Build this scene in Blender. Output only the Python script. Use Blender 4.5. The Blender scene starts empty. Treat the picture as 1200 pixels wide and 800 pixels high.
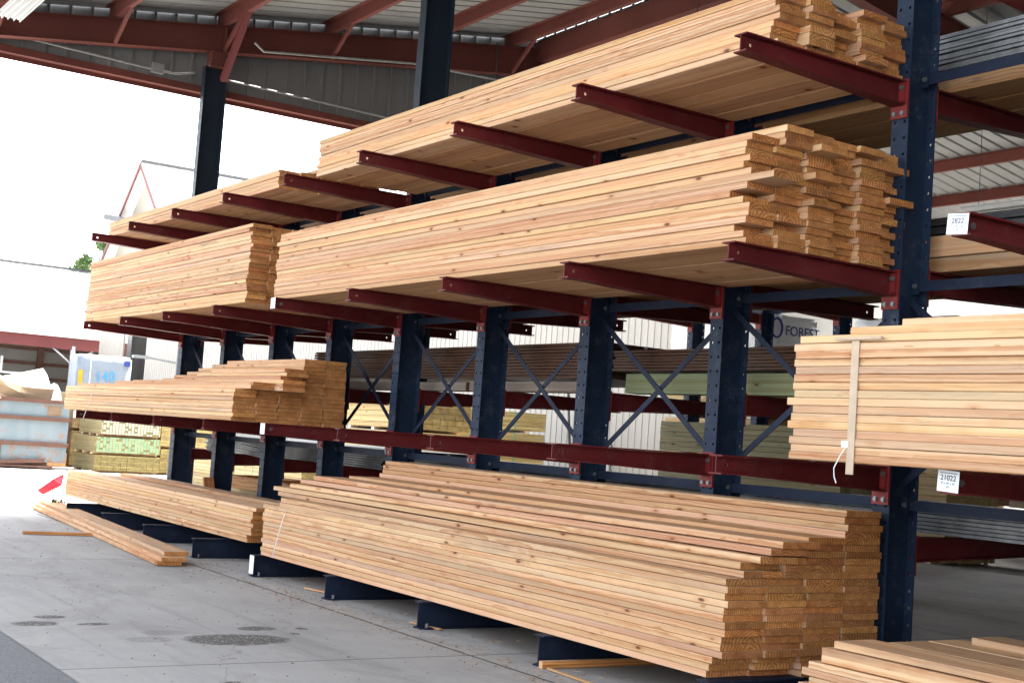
import bpy, bmesh, math, random
from mathutils import Vector, Matrix, Euler
R = math.radians
rnd = random.Random(7)
scene = bpy.context.scene
COL = scene.collection

# ------------------------------------------------------------------ camera
cam_d = bpy.data.cameras.new('camera'); cam = bpy.data.objects.new('camera', cam_d); COL.objects.link(cam)
yaw, pit, roll = 0.98746, 0.07381, 0.07030
Fw = Vector((-math.sin(yaw)*math.cos(pit), math.cos(yaw)*math.cos(pit), math.sin(pit)))
Rt = Vector((math.cos(yaw), math.sin(yaw), 0)); Up = Rt.cross(Fw)
Rc = Rt*math.cos(roll) + Up*math.sin(roll); Uc = Up*math.cos(roll) - Rt*math.sin(roll)
M = Matrix((Rc, Uc, -Fw)).transposed().to_4x4(); M.translation = Vector((5.4536, -4.9350, 1.3946))
cam.matrix_world = M
cam_d.sensor_width = 36; cam_d.lens = 36*1570.6/1200; cam_d.clip_end = 2000
scene.camera = cam

# ------------------------------------------------------------------ light
SUN_EL, SUN_AZ = 58, 100      # azimuth of the sun measured from +X towards +Y
world = bpy.data.worlds.new('World'); scene.world = world; world.use_nodes = True
wn = world.node_tree; wn.nodes.clear()
sky = wn.nodes.new('ShaderNodeTexSky'); sky.sky_type = 'NISHITA'; sky.sun_disc = False
sky.sun_elevation = R(SUN_EL); sky.sun_rotation = R(90-SUN_AZ)
sky.air_density = 1.0; sky.dust_density = 3.5; sky.ozone_density = 1.0
bg = wn.nodes.new('ShaderNodeBackground'); bg.inputs[1].default_value = 0.15
wo = wn.nodes.new('ShaderNodeOutputWorld')
hz = wn.nodes.new('ShaderNodeMix'); hz.data_type = 'RGBA'; bw = wn.nodes.new('ShaderNodeRGBToBW')   # thin white overcast veil
hz.inputs[0].default_value = .78; wn.links.new(sky.outputs[0], bw.inputs[0]); wn.links.new(sky.outputs[0], hz.inputs[6]); wn.links.new(bw.outputs[0], hz.inputs[7])
wn.links.new(hz.outputs[2], bg.inputs[0]); wn.links.new(bg.outputs[0], wo.inputs[0])
sd = bpy.data.lights.new('sun', 'SUN'); sd.energy = 4.0; sd.angle = R(0.5); sd.color = (1, .94, .84)
sun = bpy.data.objects.new('sun', sd); COL.objects.link(sun)
sdir = Vector((math.cos(R(SUN_AZ))*math.cos(R(SUN_EL)), math.sin(R(SUN_AZ))*math.cos(R(SUN_EL)), math.sin(R(SUN_EL))))
sun.rotation_euler = sdir.to_track_quat('Z', 'Y').to_euler(); sun.location = (0, 0, 30)
scene.view_settings.view_transform = 'Standard'; scene.view_settings.look = 'None'
scene.view_settings.exposure = 3.12; scene.view_settings.gamma = 1

# ------------------------------------------------------------------ materials
class NT:
    def __init__(s, name):
        s.m = bpy.data.materials.new(name); s.m.use_nodes = True
        s.t = s.m.node_tree; s.n = s.t.nodes; s.l = s.t.links
        s.b = s.n['Principled BSDF']
    def new(s, ty, **k):
        x = s.n.new(ty)
        for a, v in k.items():
            if a.startswith('i_'): x.inputs[a[2:]].default_value = v
            else: setattr(x, a, v)
        return x
    def math(s, op, a, b=None, c=None, clamp=False):
        x = s.n.new('ShaderNodeMath'); x.operation = op; x.use_clamp = clamp
        for i, v in enumerate((a, b, c)):
            if v is None: continue
            if isinstance(v, (int, float)): x.inputs[i].default_value = v
            else: s.l.new(v, x.inputs[i])
        return x.outputs[0]
    def mix(s, f, a, b, mode='MIX'):
        x = s.n.new('ShaderNodeMix'); x.data_type = 'RGBA'; x.blend_type = mode
        for i, v in ((0, f), (6, a), (7, b)):
            if isinstance(v, (int, float)): x.inputs[i].default_value = v
            elif isinstance(v, tuple): x.inputs[i].default_value = (*v, 1) if len(v) == 3 else v
            else: s.l.new(v, x.inputs[i])
        return x.outputs[2]
    def noise(s, vec, scale, detail=3, rough=.55, dist=0):
        x = s.n.new('ShaderNodeTexNoise'); x.inputs['Scale'].default_value = scale
        x.inputs['Detail'].default_value = detail; x.inputs['Roughness'].default_value = rough
        x.inputs['Distortion'].default_value = dist
        if vec is not None: s.l.new(vec, x.inputs['Vector'])
        return x.outputs[0]
    def mapr(s, v, a, b, c=0, d=1):
        x = s.n.new('ShaderNodeMapRange'); x.inputs[1].default_value = a; x.inputs[2].default_value = b
        x.inputs[3].default_value = c; x.inputs[4].default_value = d; s.l.new(v, x.inputs[0]); return x.outputs[0]
    def scale(s, v, sc, loc=(0, 0, 0)):
        x = s.n.new('ShaderNodeMapping'); x.inputs['Scale'].default_value = sc; x.inputs['Location'].default_value = loc
        s.l.new(v, x.inputs[0]); return x.outputs[0]
    def bump(s, h, strength=.2, dist=.01):
        x = s.n.new('ShaderNodeBump'); x.inputs['Strength'].default_value = strength; x.inputs['Distance'].default_value = dist
        s.l.new(h, x.inputs['Height']); s.l.new(x.outputs[0], s.b.inputs['Normal'])
    def col(s, c): s.l.new(c, s.b.inputs['Base Color'])

def wood_mat(name, aged=0.0, green=False):
    w = NT(name); l = w.l
    tc = w.new('ShaderNodeTexCoord'); oi = w.new('ShaderNodeObjectInfo'); geo = w.new('ShaderNodeNewGeometry')
    rn = oi.outputs['Random']
    off = w.new('ShaderNodeCombineXYZ')
    l.new(w.math('MULTIPLY', rn, 61.0), off.inputs[0]); l.new(w.math('MULTIPLY', rn, 0.37), off.inputs[1])
    l.new(w.math('MULTIPLY', w.math('FRACT', w.math('MULTIPLY', rn, 17.3)), 0.5), off.inputs[2])
    va = w.new('ShaderNodeVectorMath', operation='ADD'); l.new(tc.outputs['Object'], va.inputs[0]); l.new(off.outputs[0], va.inputs[1])
    P = va.outputs[0]
    # growth rings about an axis beside the board, wandering along its length
    sep = w.new('ShaderNodeSeparateXYZ'); l.new(tc.outputs['Object'], sep.inputs[0])
    wob = w.noise(w.scale(P, (.55, 3, 3)), 1.0, 4, .6)
    wob2 = w.noise(w.scale(P, (2.6, 9, 9)), 1.0, 3, .6)
    py = w.math('ADD', sep.outputs[1], w.math('MULTIPLY', w.math('SUBTRACT', rn, .5), .22))
    pz = w.math('ADD', sep.outputs[2], w.math('ADD', w.math('MULTIPLY', w.math('SUBTRACT', w.math('FRACT', w.math('MULTIPLY', rn, 7.7)), .5), .16), w.math('MULTIPLY', wob, .09)))
    rad = w.math('SQRT', w.math('ADD', w.math('MULTIPLY', py, py), w.math('MULTIPLY', pz, pz)))
    rad = w.math('ADD', rad, w.math('MULTIPLY', wob2, .020))
    ring = w.math('FRACT', w.math('MULTIPLY', rad, 85.0))
    ringm = w.mapr(ring, .45, 1.0)
    streak = w.noise(w.scale(P, (.4, 20, 34)), 1.0, 4, .6)
    broad = w.noise(w.scale(P, (.25, 6, 22)), 1.0, 2)
    base = oi.outputs['Color']
    c = w.mix(w.math('MULTIPLY', ringm, w.mapr(w.math('FRACT', w.math('MULTIPLY', rn, 13.7)), 0, 1, .15, .9)), base, w.mix(1.0, base, (.66, .42, .26), 'MULTIPLY'))
    c = w.mix(w.mapr(streak, .46, .72), c, w.mix(1.0, c, (.80, .60, .46), 'MULTIPLY'))
    c = w.mix(w.mapr(broad, .50, .72, 0, .6), c, w.mix(1.0, c, (1.10, 1.06, .92), 'MULTIPLY'))
    # knots
    vo = w.new('ShaderNodeTexVoronoi'); vo.inputs['Scale'].default_value = 1.0
    l.new(w.scale(P, (4.6, 5, 13)), vo.inputs['Vector'])
    vsc = w.new('ShaderNodeSeparateColor'); l.new(vo.outputs['Color'], vsc.inputs[0]); ksel = w.math('GREATER_THAN', vsc.outputs[0], .50)
    kn = w.math('MULTIPLY', w.mapr(vo.outputs['Distance'], .085, .15, 1, 0), ksel)
    kh = w.math('MULTIPLY', w.mapr(vo.outputs['Distance'], .12, .34, 1, 0), ksel)
    c = w.mix(w.math('MULTIPLY', kh, .40), c, w.mix(1.0, c, (.72, .42, .25), 'MULTIPLY'))
    c = w.mix(w.math('MULTIPLY', kn, .85), c, (.075, .028, .012))
    if aged:
        gn = w.noise(w.scale(P, (.5, 5, 8)), 1.0, 4, .65)
        c = w.mix(w.mapr(gn, .35, .70, .15*aged, .9*aged), c, (.19, .17, .155))
    else:
        gn = w.noise(w.scale(P, (.7, 7, 9)), 1.0, 4, .7)
        c = w.mix(w.math('MULTIPLY', w.mapr(gn, .50, .70, 0, .8), w.mapr(w.math('FRACT', w.math('MULTIPLY', rn, 23.1)), .35, 1.0, 0, .75)), c, (.24, .195, .155))
        st = w.noise(w.scale(P, (3, 12, 20)), 1.0, 3, .7)
        c = w.mix(w.mapr(st, .68, .74, 0, .5), c, (.12, .085, .06))
    # sawn end grain
    se = w.new('ShaderNodeSeparateXYZ'); l.new(geo.outputs['True Normal'], se.inputs[0])
    endf = w.mapr(w.math('ABSOLUTE', se.outputs[0]), .85, .95)
    er = w.mapr(w.math('SINE', w.math('MULTIPLY', rad, w.math('ADD', 260.0, w.math('MULTIPLY', w.math('FRACT', w.math('MULTIPLY', rn, 5.3)), 330.0)))), -.2, .9)
    sp = w.noise(tc.outputs['Object'], 55, 4, .7)
    ec = w.mix(1.0, base, (.78, .57, .36) if not green else (.95, .93, .8), 'MULTIPLY')
    ec = w.mix(w.math('MULTIPLY', er, .80), ec, w.mix(1.0, ec, (.55, .40, .28), 'MULTIPLY'))
    ec = w.mix(w.mapr(sp, .50, .68, 0, .3), ec, w.mix(1.0, ec, (.42, .30, .22), 'MULTIPLY'))
    big = w.noise(w.scale(P, (1, 9, 14)), 1.0, 3, .6)
    ec = w.mix(w.mapr(big, .42, .66, 0, .75), ec, w.mix(1.0, ec, (.62, .55, .48), 'MULTIPLY'))
    vv = w.math('FRACT', w.math('MULTIPLY', rn, 31.7))
    ec = w.mix(w.mapr(vv, 0, 1, 0, .75), ec, w.mix(1.0, ec, (1.45, 1.40, 1.30), 'MULTIPLY'))
    sp2 = w.noise(w.scale(P, (1, 22, 95)), 1.0, 4, .7)
    ec = w.mix(w.mapr(sp2, .50, .64, 0, .35), ec, w.mix(1.0, ec, (.45, .33, .25), 'MULTIPLY'))
    sp3 = w.noise(w.scale(P, (1, 60, 30)), 1.0, 3, .6)
    ec = w.mix(w.mapr(sp3, .50, .66, 0, .5), ec, w.mix(1.0, ec, (1.5, 1.5, 1.45), 'MULTIPLY'))
    c = w.mix(endf, c, ec)
    w.col(c)
    w.b.inputs['Roughness'].default_value = .72; w.b.inputs['Specular IOR Level'].default_value = .25
    w.bump(w.math('ADD', w.math('MULTIPLY', streak, .8), w.math('MULTIPLY', kn, -1.0)), .35, .002)
    return w.m

def metal_paint(name, c, rough=.42, wear=.3, wearcol=(.16, .15, .15), scale=6, spec=.5, metallic=0):
    w = NT(name)
    tc = w.new('ShaderNodeTexCoord'); oi = w.new('ShaderNodeObjectInfo')
    va = w.new('ShaderNodeVectorMath', operation='ADD'); w.l.new(tc.outputs['Object'], va.inputs[0]); w.l.new(oi.outputs['Location'], va.inputs[1])
    P = va.outputs[0]
    n = w.noise(P, scale, 6, .7); n2 = w.noise(P, scale*.3, 3)
    col = w.mix(w.mapr(n2, .3, .7), tuple(x*.8 for x in c), tuple(min(1, x*1.18) for x in c))
    n3 = w.noise(P, scale*9, 3, .7)
    msk = w.math('MULTIPLY', w.mapr(n, .52, .72, 0, 1), w.mapr(n3, .42, .62, 0, wear), clamp=True)
    col = w.mix(msk, col, wearcol)
    w.col(col)
    w.l.new(w.mapr(n3, .3, .7, rough-.08, rough+.14), w.b.inputs['Roughness'])
    w.b.inputs['Specular IOR Level'].default_value = spec; w.b.inputs['Metallic'].default_value = metallic
    w.bump(n3, .08, .003)
    return w.m

def plain(name, c, rough=.7, var=.15, scale=4, metallic=0, spec=.4, bump=0, emit=0):
    w = NT(name); tc = w.new('ShaderNodeTexCoord')
    n = w.noise(tc.outputs['Object'], scale, 5, .65)
    w.col(w.mix(w.mapr(n, .3, .7), tuple(x*(1-var) for x in c), tuple(min(1, x*(1+var)) for x in c)))
    w.b.inputs['Roughness'].default_value = rough; w.b.inputs['Metallic'].default_value = metallic
    w.b.inputs['Specular IOR Level'].default_value = spec
    if bump: w.bump(n, bump, .02)
    if emit: w.b.inputs['Emission Color'].default_value = (*c, 1); w.b.inputs['Emission Strength'].default_value = emit
    return w.m

MAT = {}
MAT['wood'] = wood_mat('douglas_fir')
MAT['old'] = wood_mat('weathered_wood', aged=1.0)
MAT['treated'] = wood_mat('treated_pine', green=True)
MAT['blue'] = metal_paint('blue_rack_paint', (.013, .025, .052), .5, .8, (.10, .12, .15), 7, .18)
MAT['navy'] = metal_paint('navy_strut_paint', (.011, .018, .038), .55, .5, (.07, .07, .08), 7, .16)
MAT['red'] = metal_paint('dark_red_arm_paint', (.110, .014, .016), .45, .75, (.13, .075, .065), 7, .18)
MAT['red_b'] = metal_paint('bracket_red_paint', (.19, .020, .020), .5, .45, (.10, .04, .03), 12, .3)
MAT['oxide'] = metal_paint('red_oxide_primer', (.135, .040, .032), .65, .6, (.08, .036, .03), 2.5, .2)
MAT['fascia'] = metal_paint('red_fascia', (.135, .026, .026), .5, .2, (.10, .04, .03), 2)
MAT['post'] = metal_paint('post_paint', (.013, .022, .036), .4, .2, (.03, .05, .08), 3, .3)
MAT['bolt'] = plain('zinc_bolt', (.20, .21, .22), .4, .2, 60, .7)
MAT['galv'] = plain('galvanised_steel', (.42, .44, .45), .42, .15, 9, .75)
MAT['sheetsteel'] = plain('stacked_steel', (.19, .20, .21), .5, .3, 12, .6)
MAT['darksteel'] = plain('dark_steel', (.075, .078, .082), .45, .3, 9, .5)
MAT['bronze'] = metal_paint('brown_trim_paint', (.075, .036, .022), .5, .8, (.22, .085, .03), 5, .25)
MAT['paper'] = plain('tag_paper', (.80, .85, .90), .6, .03, 20)
MAT['ink'] = plain('tag_ink', (.02, .02, .025), .6, .1, 20)
MAT['inkfaint'] = plain('tag_ink_faint', (.20, .25, .38), .6, .1, 20)
MAT['tarp'] = plain('wrap_plastic', (.21, .26, .34), .38, .12, 3, 0, .5, .4)
MAT['wrapwhite'] = plain('white_wrap_plastic', (.78, .79, .80), .38, .08, 3, 0, .5, .4)
MAT['bluetext'] = plain('blue_marker', (.05, .28, .75), .5, .1, 9)
MAT['navytext'] = plain('navy_print', (.03, .05, .25), .5, .1, 9)
MAT['cardboard'] = plain('cardboard', (.20, .14, .09), .85, .15, 5)
MAT['whitejunk'] = plain('white_foam_sheet', (.62, .62, .60), .7, .06, 5)
MAT['yellow'] = plain('yellow_paint', (.40, .30, .03), .4, .15, 5)
MAT['black'] = plain('black_rubber', (.02, .02, .02), .6, .2, 9)
MAT['strap'] = plain('tan_strap', (.50, .39, .28), .55, .12, 12)
MAT['strapgreen'] = plain('green_strap', (.08, .35, .22), .45, .1, 12)
MAT['pink'] = plain('red_flagging', (.75, .07, .12), .5, .1, 12)
MAT['bark'] = plain('bark', (.10, .075, .055), .9, .3, 6, bump=.5)
def endpaint(name, c):
    w = NT(name); tc = w.new('ShaderNodeTexCoord'); s = w.new('ShaderNodeSeparateXYZ'); w.l.new(tc.outputs['Object'], s.inputs[0])
    y = w.math('MULTIPLY', s.outputs[1], 13.5); z = w.math('MULTIPLY', s.outputs[2], 19.0)
    fy, fz = w.math('FRACT', y), w.math('FRACT', z)
    cb = w.new('ShaderNodeCombineXYZ'); w.l.new(w.math('FLOOR', y), cb.inputs[0]); w.l.new(w.math('FLOOR', z), cb.inputs[1])
    wn_ = w.new('ShaderNodeTexWhiteNoise'); w.l.new(cb.outputs[0], wn_.inputs[0])
    my = w.mapr(w.math('ABSOLUTE', w.math('SUBTRACT', fy, .5)), .26, .30, 1, 0); mz = w.mapr(w.math('ABSOLUTE', w.math('SUBTRACT', fz, .5)), .32, .36, 1, 0)
    on = w.math('GREATER_THAN', wn_.outputs[0], .22)
    w.col(w.mix(w.math('MULTIPLY', w.math('MULTIPLY', my, mz), on), w.mix(wn_.outputs[0], (.13, .12, .05), (.30, .26, .12)), c)); w.b.inputs['Roughness'].default_value = .7
    return w.m
MAT['tagend'] = endpaint('white_end_paint', (.50, .52, .52)); MAT['tagendg'] = endpaint('green_end_paint', (.14, .38, .25))
MAT['osb'] = plain('plywood_face', (.48, .27, .12), .7, .25, 5)
MAT['glass'] = plain('window_glass', (.03, .035, .04), .1, .1, 3, 0, .6)
MAT['greenmulch'] = plain('mossy_log', (.14, .16, .10), .9, .4, 25, bump=.5)

def leaf_mat():
    w = NT('leaves'); tc = w.new('ShaderNodeTexCoord')
    n = w.noise(tc.outputs['Object'], 1.5, 4); w.col(w.mix(w.mapr(n, .3, .7), (.035, .075, .02), (.09, .15, .04)))
    w.b.inputs['Roughness'].default_value = .6; return w.m
MAT['leaf'] = leaf_mat()

def panel_mat(name, c, dirt=.3):
    w = NT(name); tc = w.new('ShaderNodeTexCoord')
    n = w.noise(w.scale(tc.outputs['Object'], (1, 1, .12)), 2.2, 6, .65); n2 = w.noise(tc.outputs['Object'], .5, 3)
    col = w.mix(w.mapr(n, .45, .75, 0, dirt), c, tuple(x*.6 for x in c))
    col = w.mix(w.mapr(n2, .4, .7, 0, .35), col, tuple(x*.82 for x in c))
    w.col(col); w.b.inputs['Roughness'].default_value = .5
    return w.m
MAT['roofunder'] = panel_mat('grey_roof_sheet', (.27, .275, .275))
MAT['siding'] = panel_mat('dark_grey_siding', (.17, .172, .17))
MAT['whitewall'] = panel_mat('white_ribbed_wall', (.38, .365, .34), .35)
MAT['whiteroof'] = panel_mat('white_metal_roof', (.80, .80, .80), .1)
MAT['shedwall'] = panel_mat('grey_shed_board', (.20, .19, .18), .4)
MAT['cream'] = panel_mat('cream_wall', (.32, .30, .25), .2)

def skip_mat():
    w = NT('rusty_pale_blue_paint'); tc = w.new('ShaderNodeTexCoord'); P = tc.outputs['Object']
    n = w.noise(P, 2.6, 8, .72, .4); n2 = w.noise(P, 16, 5, .7); n3 = w.noise(w.scale(P, (1, 1, .2)), 3, 4)
    c = w.mix(w.mapr(n3, .3, .7), (.13, .175, .205), (.19, .235, .26))
    m = w.mapr(w.math('ADD', w.math('MULTIPLY', n, .65), w.math('MULTIPLY', n2, .35)), .53, .58)
    w.col(w.mix(m, c, w.mix(n2, (.20, .07, .03), (.33, .16, .09)))); w.b.inputs['Roughness'].default_value = .65
    return w.m
MAT['skip'] = skip_mat()
MAT['rust'] = metal_paint('rusty_steel', (.115, .060, .045), .75, .8, (.17, .15, .14), 5, .2)

def concrete_mat():
    w = NT('concrete_slab'); tc = w.new('ShaderNodeTexCoord'); P = tc.outputs['Object']
    n1 = w.noise(P, .45, 6, .62); n2 = w.noise(P, 3.5, 7, .72); n3 = w.noise(P, 42, 5, .75)
    n4 = w.noise(w.scale(P, (.35, 1.6, 1)), 1.2, 6, .68)
    c = w.mix(w.mapr(n1, .32, .68), (.300, .297, .288), (.400, .394, .378))
    c = w.mix(w.mapr(n4, .50, .74, 0, .55), c, (.215, .216, .218))
    n5 = w.noise(w.scale(P, (.5, 1.0, 1)), .8, 5, .7, 1.2)
    c = w.mix(w.mapr(n5, .50, .60, 0, .32), c, (.20, .195, .185))
    n6 = w.noise(w.scale(P, (.16, 5.5, 1)), 1.0, 4, .6, .3)
    c = w.mix(w.mapr(n6, .56, .70, 0, .28), c, (.15, .148, .145))
    n7 = w.noise(P, 14, 6, .8)
    c = w.mix(w.mapr(n7, .60, .70, 0, .35), c, (.19, .185, .175))
    c = w.mix(w.mapr(n2, .52, .76, 0, .45), c, (.42, .405, .38))
    c = w.mix(w.mapr(n3, .56, .74, 0, .42), c, (.13, .13, .13))
    sep = w.new('ShaderNodeSeparateXYZ'); w.l.new(P, sep.inputs[0]); X, Y = sep.outputs[0], sep.outputs[1]
    wob = w.math('MULTIPLY', w.math('SUBTRACT', w.noise(P, 2.2, 5, .7), .5), .05)
    def line(v, at, half, wb):
        d = w.math('ABSOLUTE', w.math('ADD', w.math('SUBTRACT', v, at), w.math('MULTIPLY', wob, wb)))
        return w.mapr(d, half, half*1.8, 1, 0)
    acc = line(Y, -.22, .009, .35)
    for xx in (-1.92, -7.35, -12.8, 3.5):
        acc = w.math('MAXIMUM', acc, w.math('MULTIPLY', line(X, xx, .006, .25), .8))
    acc = w.math('MAXIMUM', acc, w.math('MULTIPLY', line(Y, 4.8, .008, .4), .8))
    # faint dirty seam beside the long joint where debris gathers
    seam = w.math('MULTIPLY', w.mapr(w.math('ABSOLUTE', w.math('ADD', Y, .10)), .0, .38, 1, 0), w.mapr(w.noise(P, 9, 6, .8), .48, .66))
    c = w.mix(w.math('MULTIPLY', seam, .55), c, (.15, .135, .12))
    # hairline cracks
    vd = w.new('ShaderNodeTexVoronoi'); vd.feature = 'DISTANCE_TO_EDGE'; vd.inputs['Scale'].default_value = .28
    wp = w.new('ShaderNodeVectorMath', operation='ADD'); w.l.new(P, wp.inputs[0])
    nz = w.new('ShaderNodeTexNoise'); nz.inputs['Scale'].default_value = 1.6; nz.inputs['Detail'].default_value = 6; w.l.new(P, nz.inputs['Vector'])
    w.l.new(nz.outputs[1], wp.inputs[1]); w.l.new(wp.outputs[0], vd.inputs['Vector'])
    crack = w.mapr(vd.outputs['Distance'], .0007, .002, .35, 0)
    acc = w.math('MAXIMUM', acc, crack)
    # worn hollows with exposed aggregate
    hol = None
    ed = w.math('MULTIPLY', w.math('SUBTRACT', w.noise(P, 5, 5, .7), .5), .7)
    for (cx, cy, rx, ry) in ((-2.72, -1.48, .24, .39), (-3.14, -1.18, .10, .15), (-3.51, -2.54, .11, .16), (-3.79, -2.39, .08, .12), (-3.45, -2.2, .06, .12), (-2.80, -2.03, .12, .16), (-3.05, -1.85, .12, .17), (-1.35, -2.05, .08, .07), (-3.10, -.86, .06, .05), (-2.9, -1.0, .05, .04)):
        dx = w.math('MULTIPLY', w.math('SUBTRACT', X, cx), 1/rx); dy = w.math('MULTIPLY', w.math('SUBTRACT', Y, cy), 1/ry)
        d = w.math('ADD', w.math('SQRT', w.math('ADD', w.math('MULTIPLY', dx, dx), w.math('MULTIPLY', dy, dy))), ed)
        f = w.mapr(d, .82, .96, 1, 0)
        if (cx, cy) in ((-2.80, -2.03), (-3.05, -1.85)): f = w.math('MULTIPLY', f, .35)
        hol = f if hol is None else w.math('MAXIMUM', hol, f)
    va = w.new('ShaderNodeTexVoronoi'); va.inputs['Scale'].default_value = 85; w.l.new(P, va.inputs['Vector'])
    sv = w.new('ShaderNodeSeparateColor'); w.l.new(va.outputs['Color'], sv.inputs[0])
    stone = w.mapr(sv.outputs[0], .75, .92)
    hc = w.mix(stone, (.070, .066, .062), (.30, .285, .27))
    c = w.mix(w.math('MULTIPLY', hol, .9), c, hc)
    c = w.mix(w.math('MULTIPLY', acc, .9), c, (.045, .043, .040))
    w.col(c); w.b.inputs['Roughness'].default_value = .82; w.b.inputs['Specular IOR Level'].default_value = .3
    h = w.math('SUBTRACT', w.math('ADD', w.math('MULTIPLY', n3, .5), w.math('MULTIPLY', n2, .5)), w.math('ADD', w.math('MULTIPLY', hol, 1.5), w.math('MULTIPLY', acc, 2)))
    w.bump(h, .35, .006)
    return w.m
MAT['concrete'] = concrete_mat()
def asphalt_mat():
    w = NT('asphalt'); tc = w.new('ShaderNodeTexCoord'); P = tc.outputs['Object']
    n = w.noise(P, 60, 4, .8); n2 = w.noise(P, 1.2, 5)
    c = w.mix(w.mapr(n, .35, .7), (.085, .09, .096), (.22, .225, .235)); c = w.mix(w.mapr(n2, .4, .7, 0, .5), c, (.16, .165, .17))
    w.col(c); w.b.inputs['Roughness'].default_value = .85; w.bump(n, .5, .01); return w.m
MAT['asphalt'] = asphalt_mat()
def yard_mat():
    w = NT('pale_yard_paving'); tc = w.new('ShaderNodeTexCoord'); P = tc.outputs['Object']
    n = w.noise(P, 30, 5, .8); n2 = w.noise(P, .3, 5)
    c = w.mix(w.mapr(n2, .3, .7), (.30, .295, .28), (.38, .37, .35)); c = w.mix(w.mapr(n, .5, .7, 0, .3), c, (.2, .2, .19))
    w.col(c); w.b.inputs['Roughness'].default_value = .9; return w.m
MAT['yard'] = yard_mat()

# ------------------------------------------------------------------ mesh helpers
class MB:
    def __init__(s): s.v = []; s.f = []
    def poly(s, pts, faces):
        o = len(s.v); s.v += [tuple(p) for p in pts]; s.f += [tuple(o+i for i in f) for f in faces]
    def box(s, x0, x1, y0, y1, z0, z1, mat=None):
        p = [(x0,y0,z0),(x1,y0,z0),(x1,y1,z0),(x0,y1,z0),(x0,y0,z1),(x1,y0,z1),(x1,y1,z1),(x0,y1,z1)]
        if mat is not None: p = [tuple(mat @ Vector(q)) for q in p]
        s.poly(p, [(0,3,2,1),(4,5,6,7),(0,1,5,4),(1,2,6,5),(2,3,7,6),(3,0,4,7)])
        return s
    def bar(s, a, b, w, h, up=(0,0,1)):
        a, b = Vector(a), Vector(b); d = (b-a).normalized(); r = d.cross(Vector(up))
        if r.length < 1e-4: r = d.cross(Vector((0,1,0)))
        r.normalize(); u = r.cross(d)
        pts = []
        for c in (a, b):
            for (i, j) in ((-1,-1),(1,-1),(1,1),(-1,1)): pts.append(c + r*i*w/2 + u*j*h/2)
        s.poly(pts, [(0,1,2,3),(7,6,5,4),(0,4,5,1),(1,5,6,2),(2,6,7,3),(3,7,4,0)]); return s
    def tube(s, pts, r, n=8):
        pts = [Vector(p) for p in pts]; o = len(s.v); k = len(pts)
        rs = r if isinstance(r, (list, tuple)) else [r]*k
        for i, p in enumerate(pts):
            d = (pts[min(i+1, k-1)]-pts[max(i-1, 0)]).normalized()
            a = d.cross(Vector((0,0,1)));
            if a.length < .05: a = d.cross(Vector((0,1,0)))
            a.normalize(); b = d.cross(a)
            for j in range(n):
                t = 2*math.pi*j/n; s.v.append(tuple(p + a*math.cos(t)*rs[i] + b*math.sin(t)*rs[i]))
        for i in range(k-1):
            for j in range(n):
                s.f.append((o+i*n+j, o+i*n+(j+1)%n, o+(i+1)*n+(j+1)%n, o+(i+1)*n+j))
        s.f.append(tuple(o+j for j in range(n))[::-1]); s.f.append(tuple(o+(k-1)*n+j for j in range(n))); return s
    def extr(s, prof, a, b, axis='x'):
        n = len(prof)
        def P(t, p):
            if axis == 'x': return (t, p[0], p[1])
            if axis == 'y': return (p[0], t, p[1])
            return (p[0], p[1], t)
        s.poly([P(a, p) for p in prof]+[P(b, p) for p in prof],
               [tuple(range(n))[::-1], tuple(range(n, 2*n))]+[(i, (i+1)%n, n+(i+1)%n, n+i) for i in range(n)]); return s
    def build(s, name, mat, parent=None, loc=None, smooth=False, bevel=0):
        me = bpy.data.meshes.new(name); me.from_pydata(s.v, [], s.f)
        bm = bmesh.new(); bm.from_mesh(me)
        if bevel: bmesh.ops.bevel(bm, geom=bm.edges[:], offset=bevel, segments=2, affect='EDGES', clamp_overlap=True)
        bmesh.ops.recalc_face_normals(bm, faces=bm.faces[:]); bm.to_mesh(me); bm.free()
        me.materials.append(mat)
        if smooth: me.shade_smooth()
        o = bpy.data.objects.new(name, me); COL.objects.link(o)
        if parent is not None: o.parent = parent
        if loc is not None: o.location = loc
        return o

def tag(o, label=None, cat=None, group=None, kind=None):
    if label: o['label'] = label
    if cat: o['category'] = cat
    if group: o['group'] = group
    if kind: o['kind'] = kind
    return o
def empty(name, loc, label, cat, group=None, rz=0):
    o = bpy.data.objects.new(name, None); COL.objects.link(o); o.location = loc; o.rotation_euler[2] = rz
    o.empty_display_size = .1
    return tag(o, label, cat, group)
def copy_tree(o, parent=None):
    c = o.copy(); COL.objects.link(c); c.parent = parent
    for ch in list(o.children): copy_tree(ch, c)
    return c
def inst(src, name, parent, loc):
    c = src.copy(); c.name = name; COL.objects.link(c); c.parent = parent; c.location = loc
    for ch in list(src.children): copy_tree(ch, c)
    return c
def text_mesh(name, body, size, mat, parent, loc, rot, extr=.0006):
    cu = bpy.data.curves.new(name, 'FONT'); cu.body = body; cu.size = size; cu.extrude = extr
    cu.align_x = 'CENTER'; cu.align_y = 'CENTER'
    t = bpy.data.objects.new(name, cu); COL.objects.link(t)
    dg = bpy.context.evaluated_depsgraph_get(); dg.update()
    me = bpy.data.meshes.new_from_object(t.evaluated_get(dg)); bpy.data.objects.remove(t)
    me.materials.clear(); me.materials.append(mat)
    o = bpy.data.objects.new(name, me); COL.objects.link(o); o.parent = parent; o.location = loc; o.rotation_euler = rot
    return o

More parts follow.
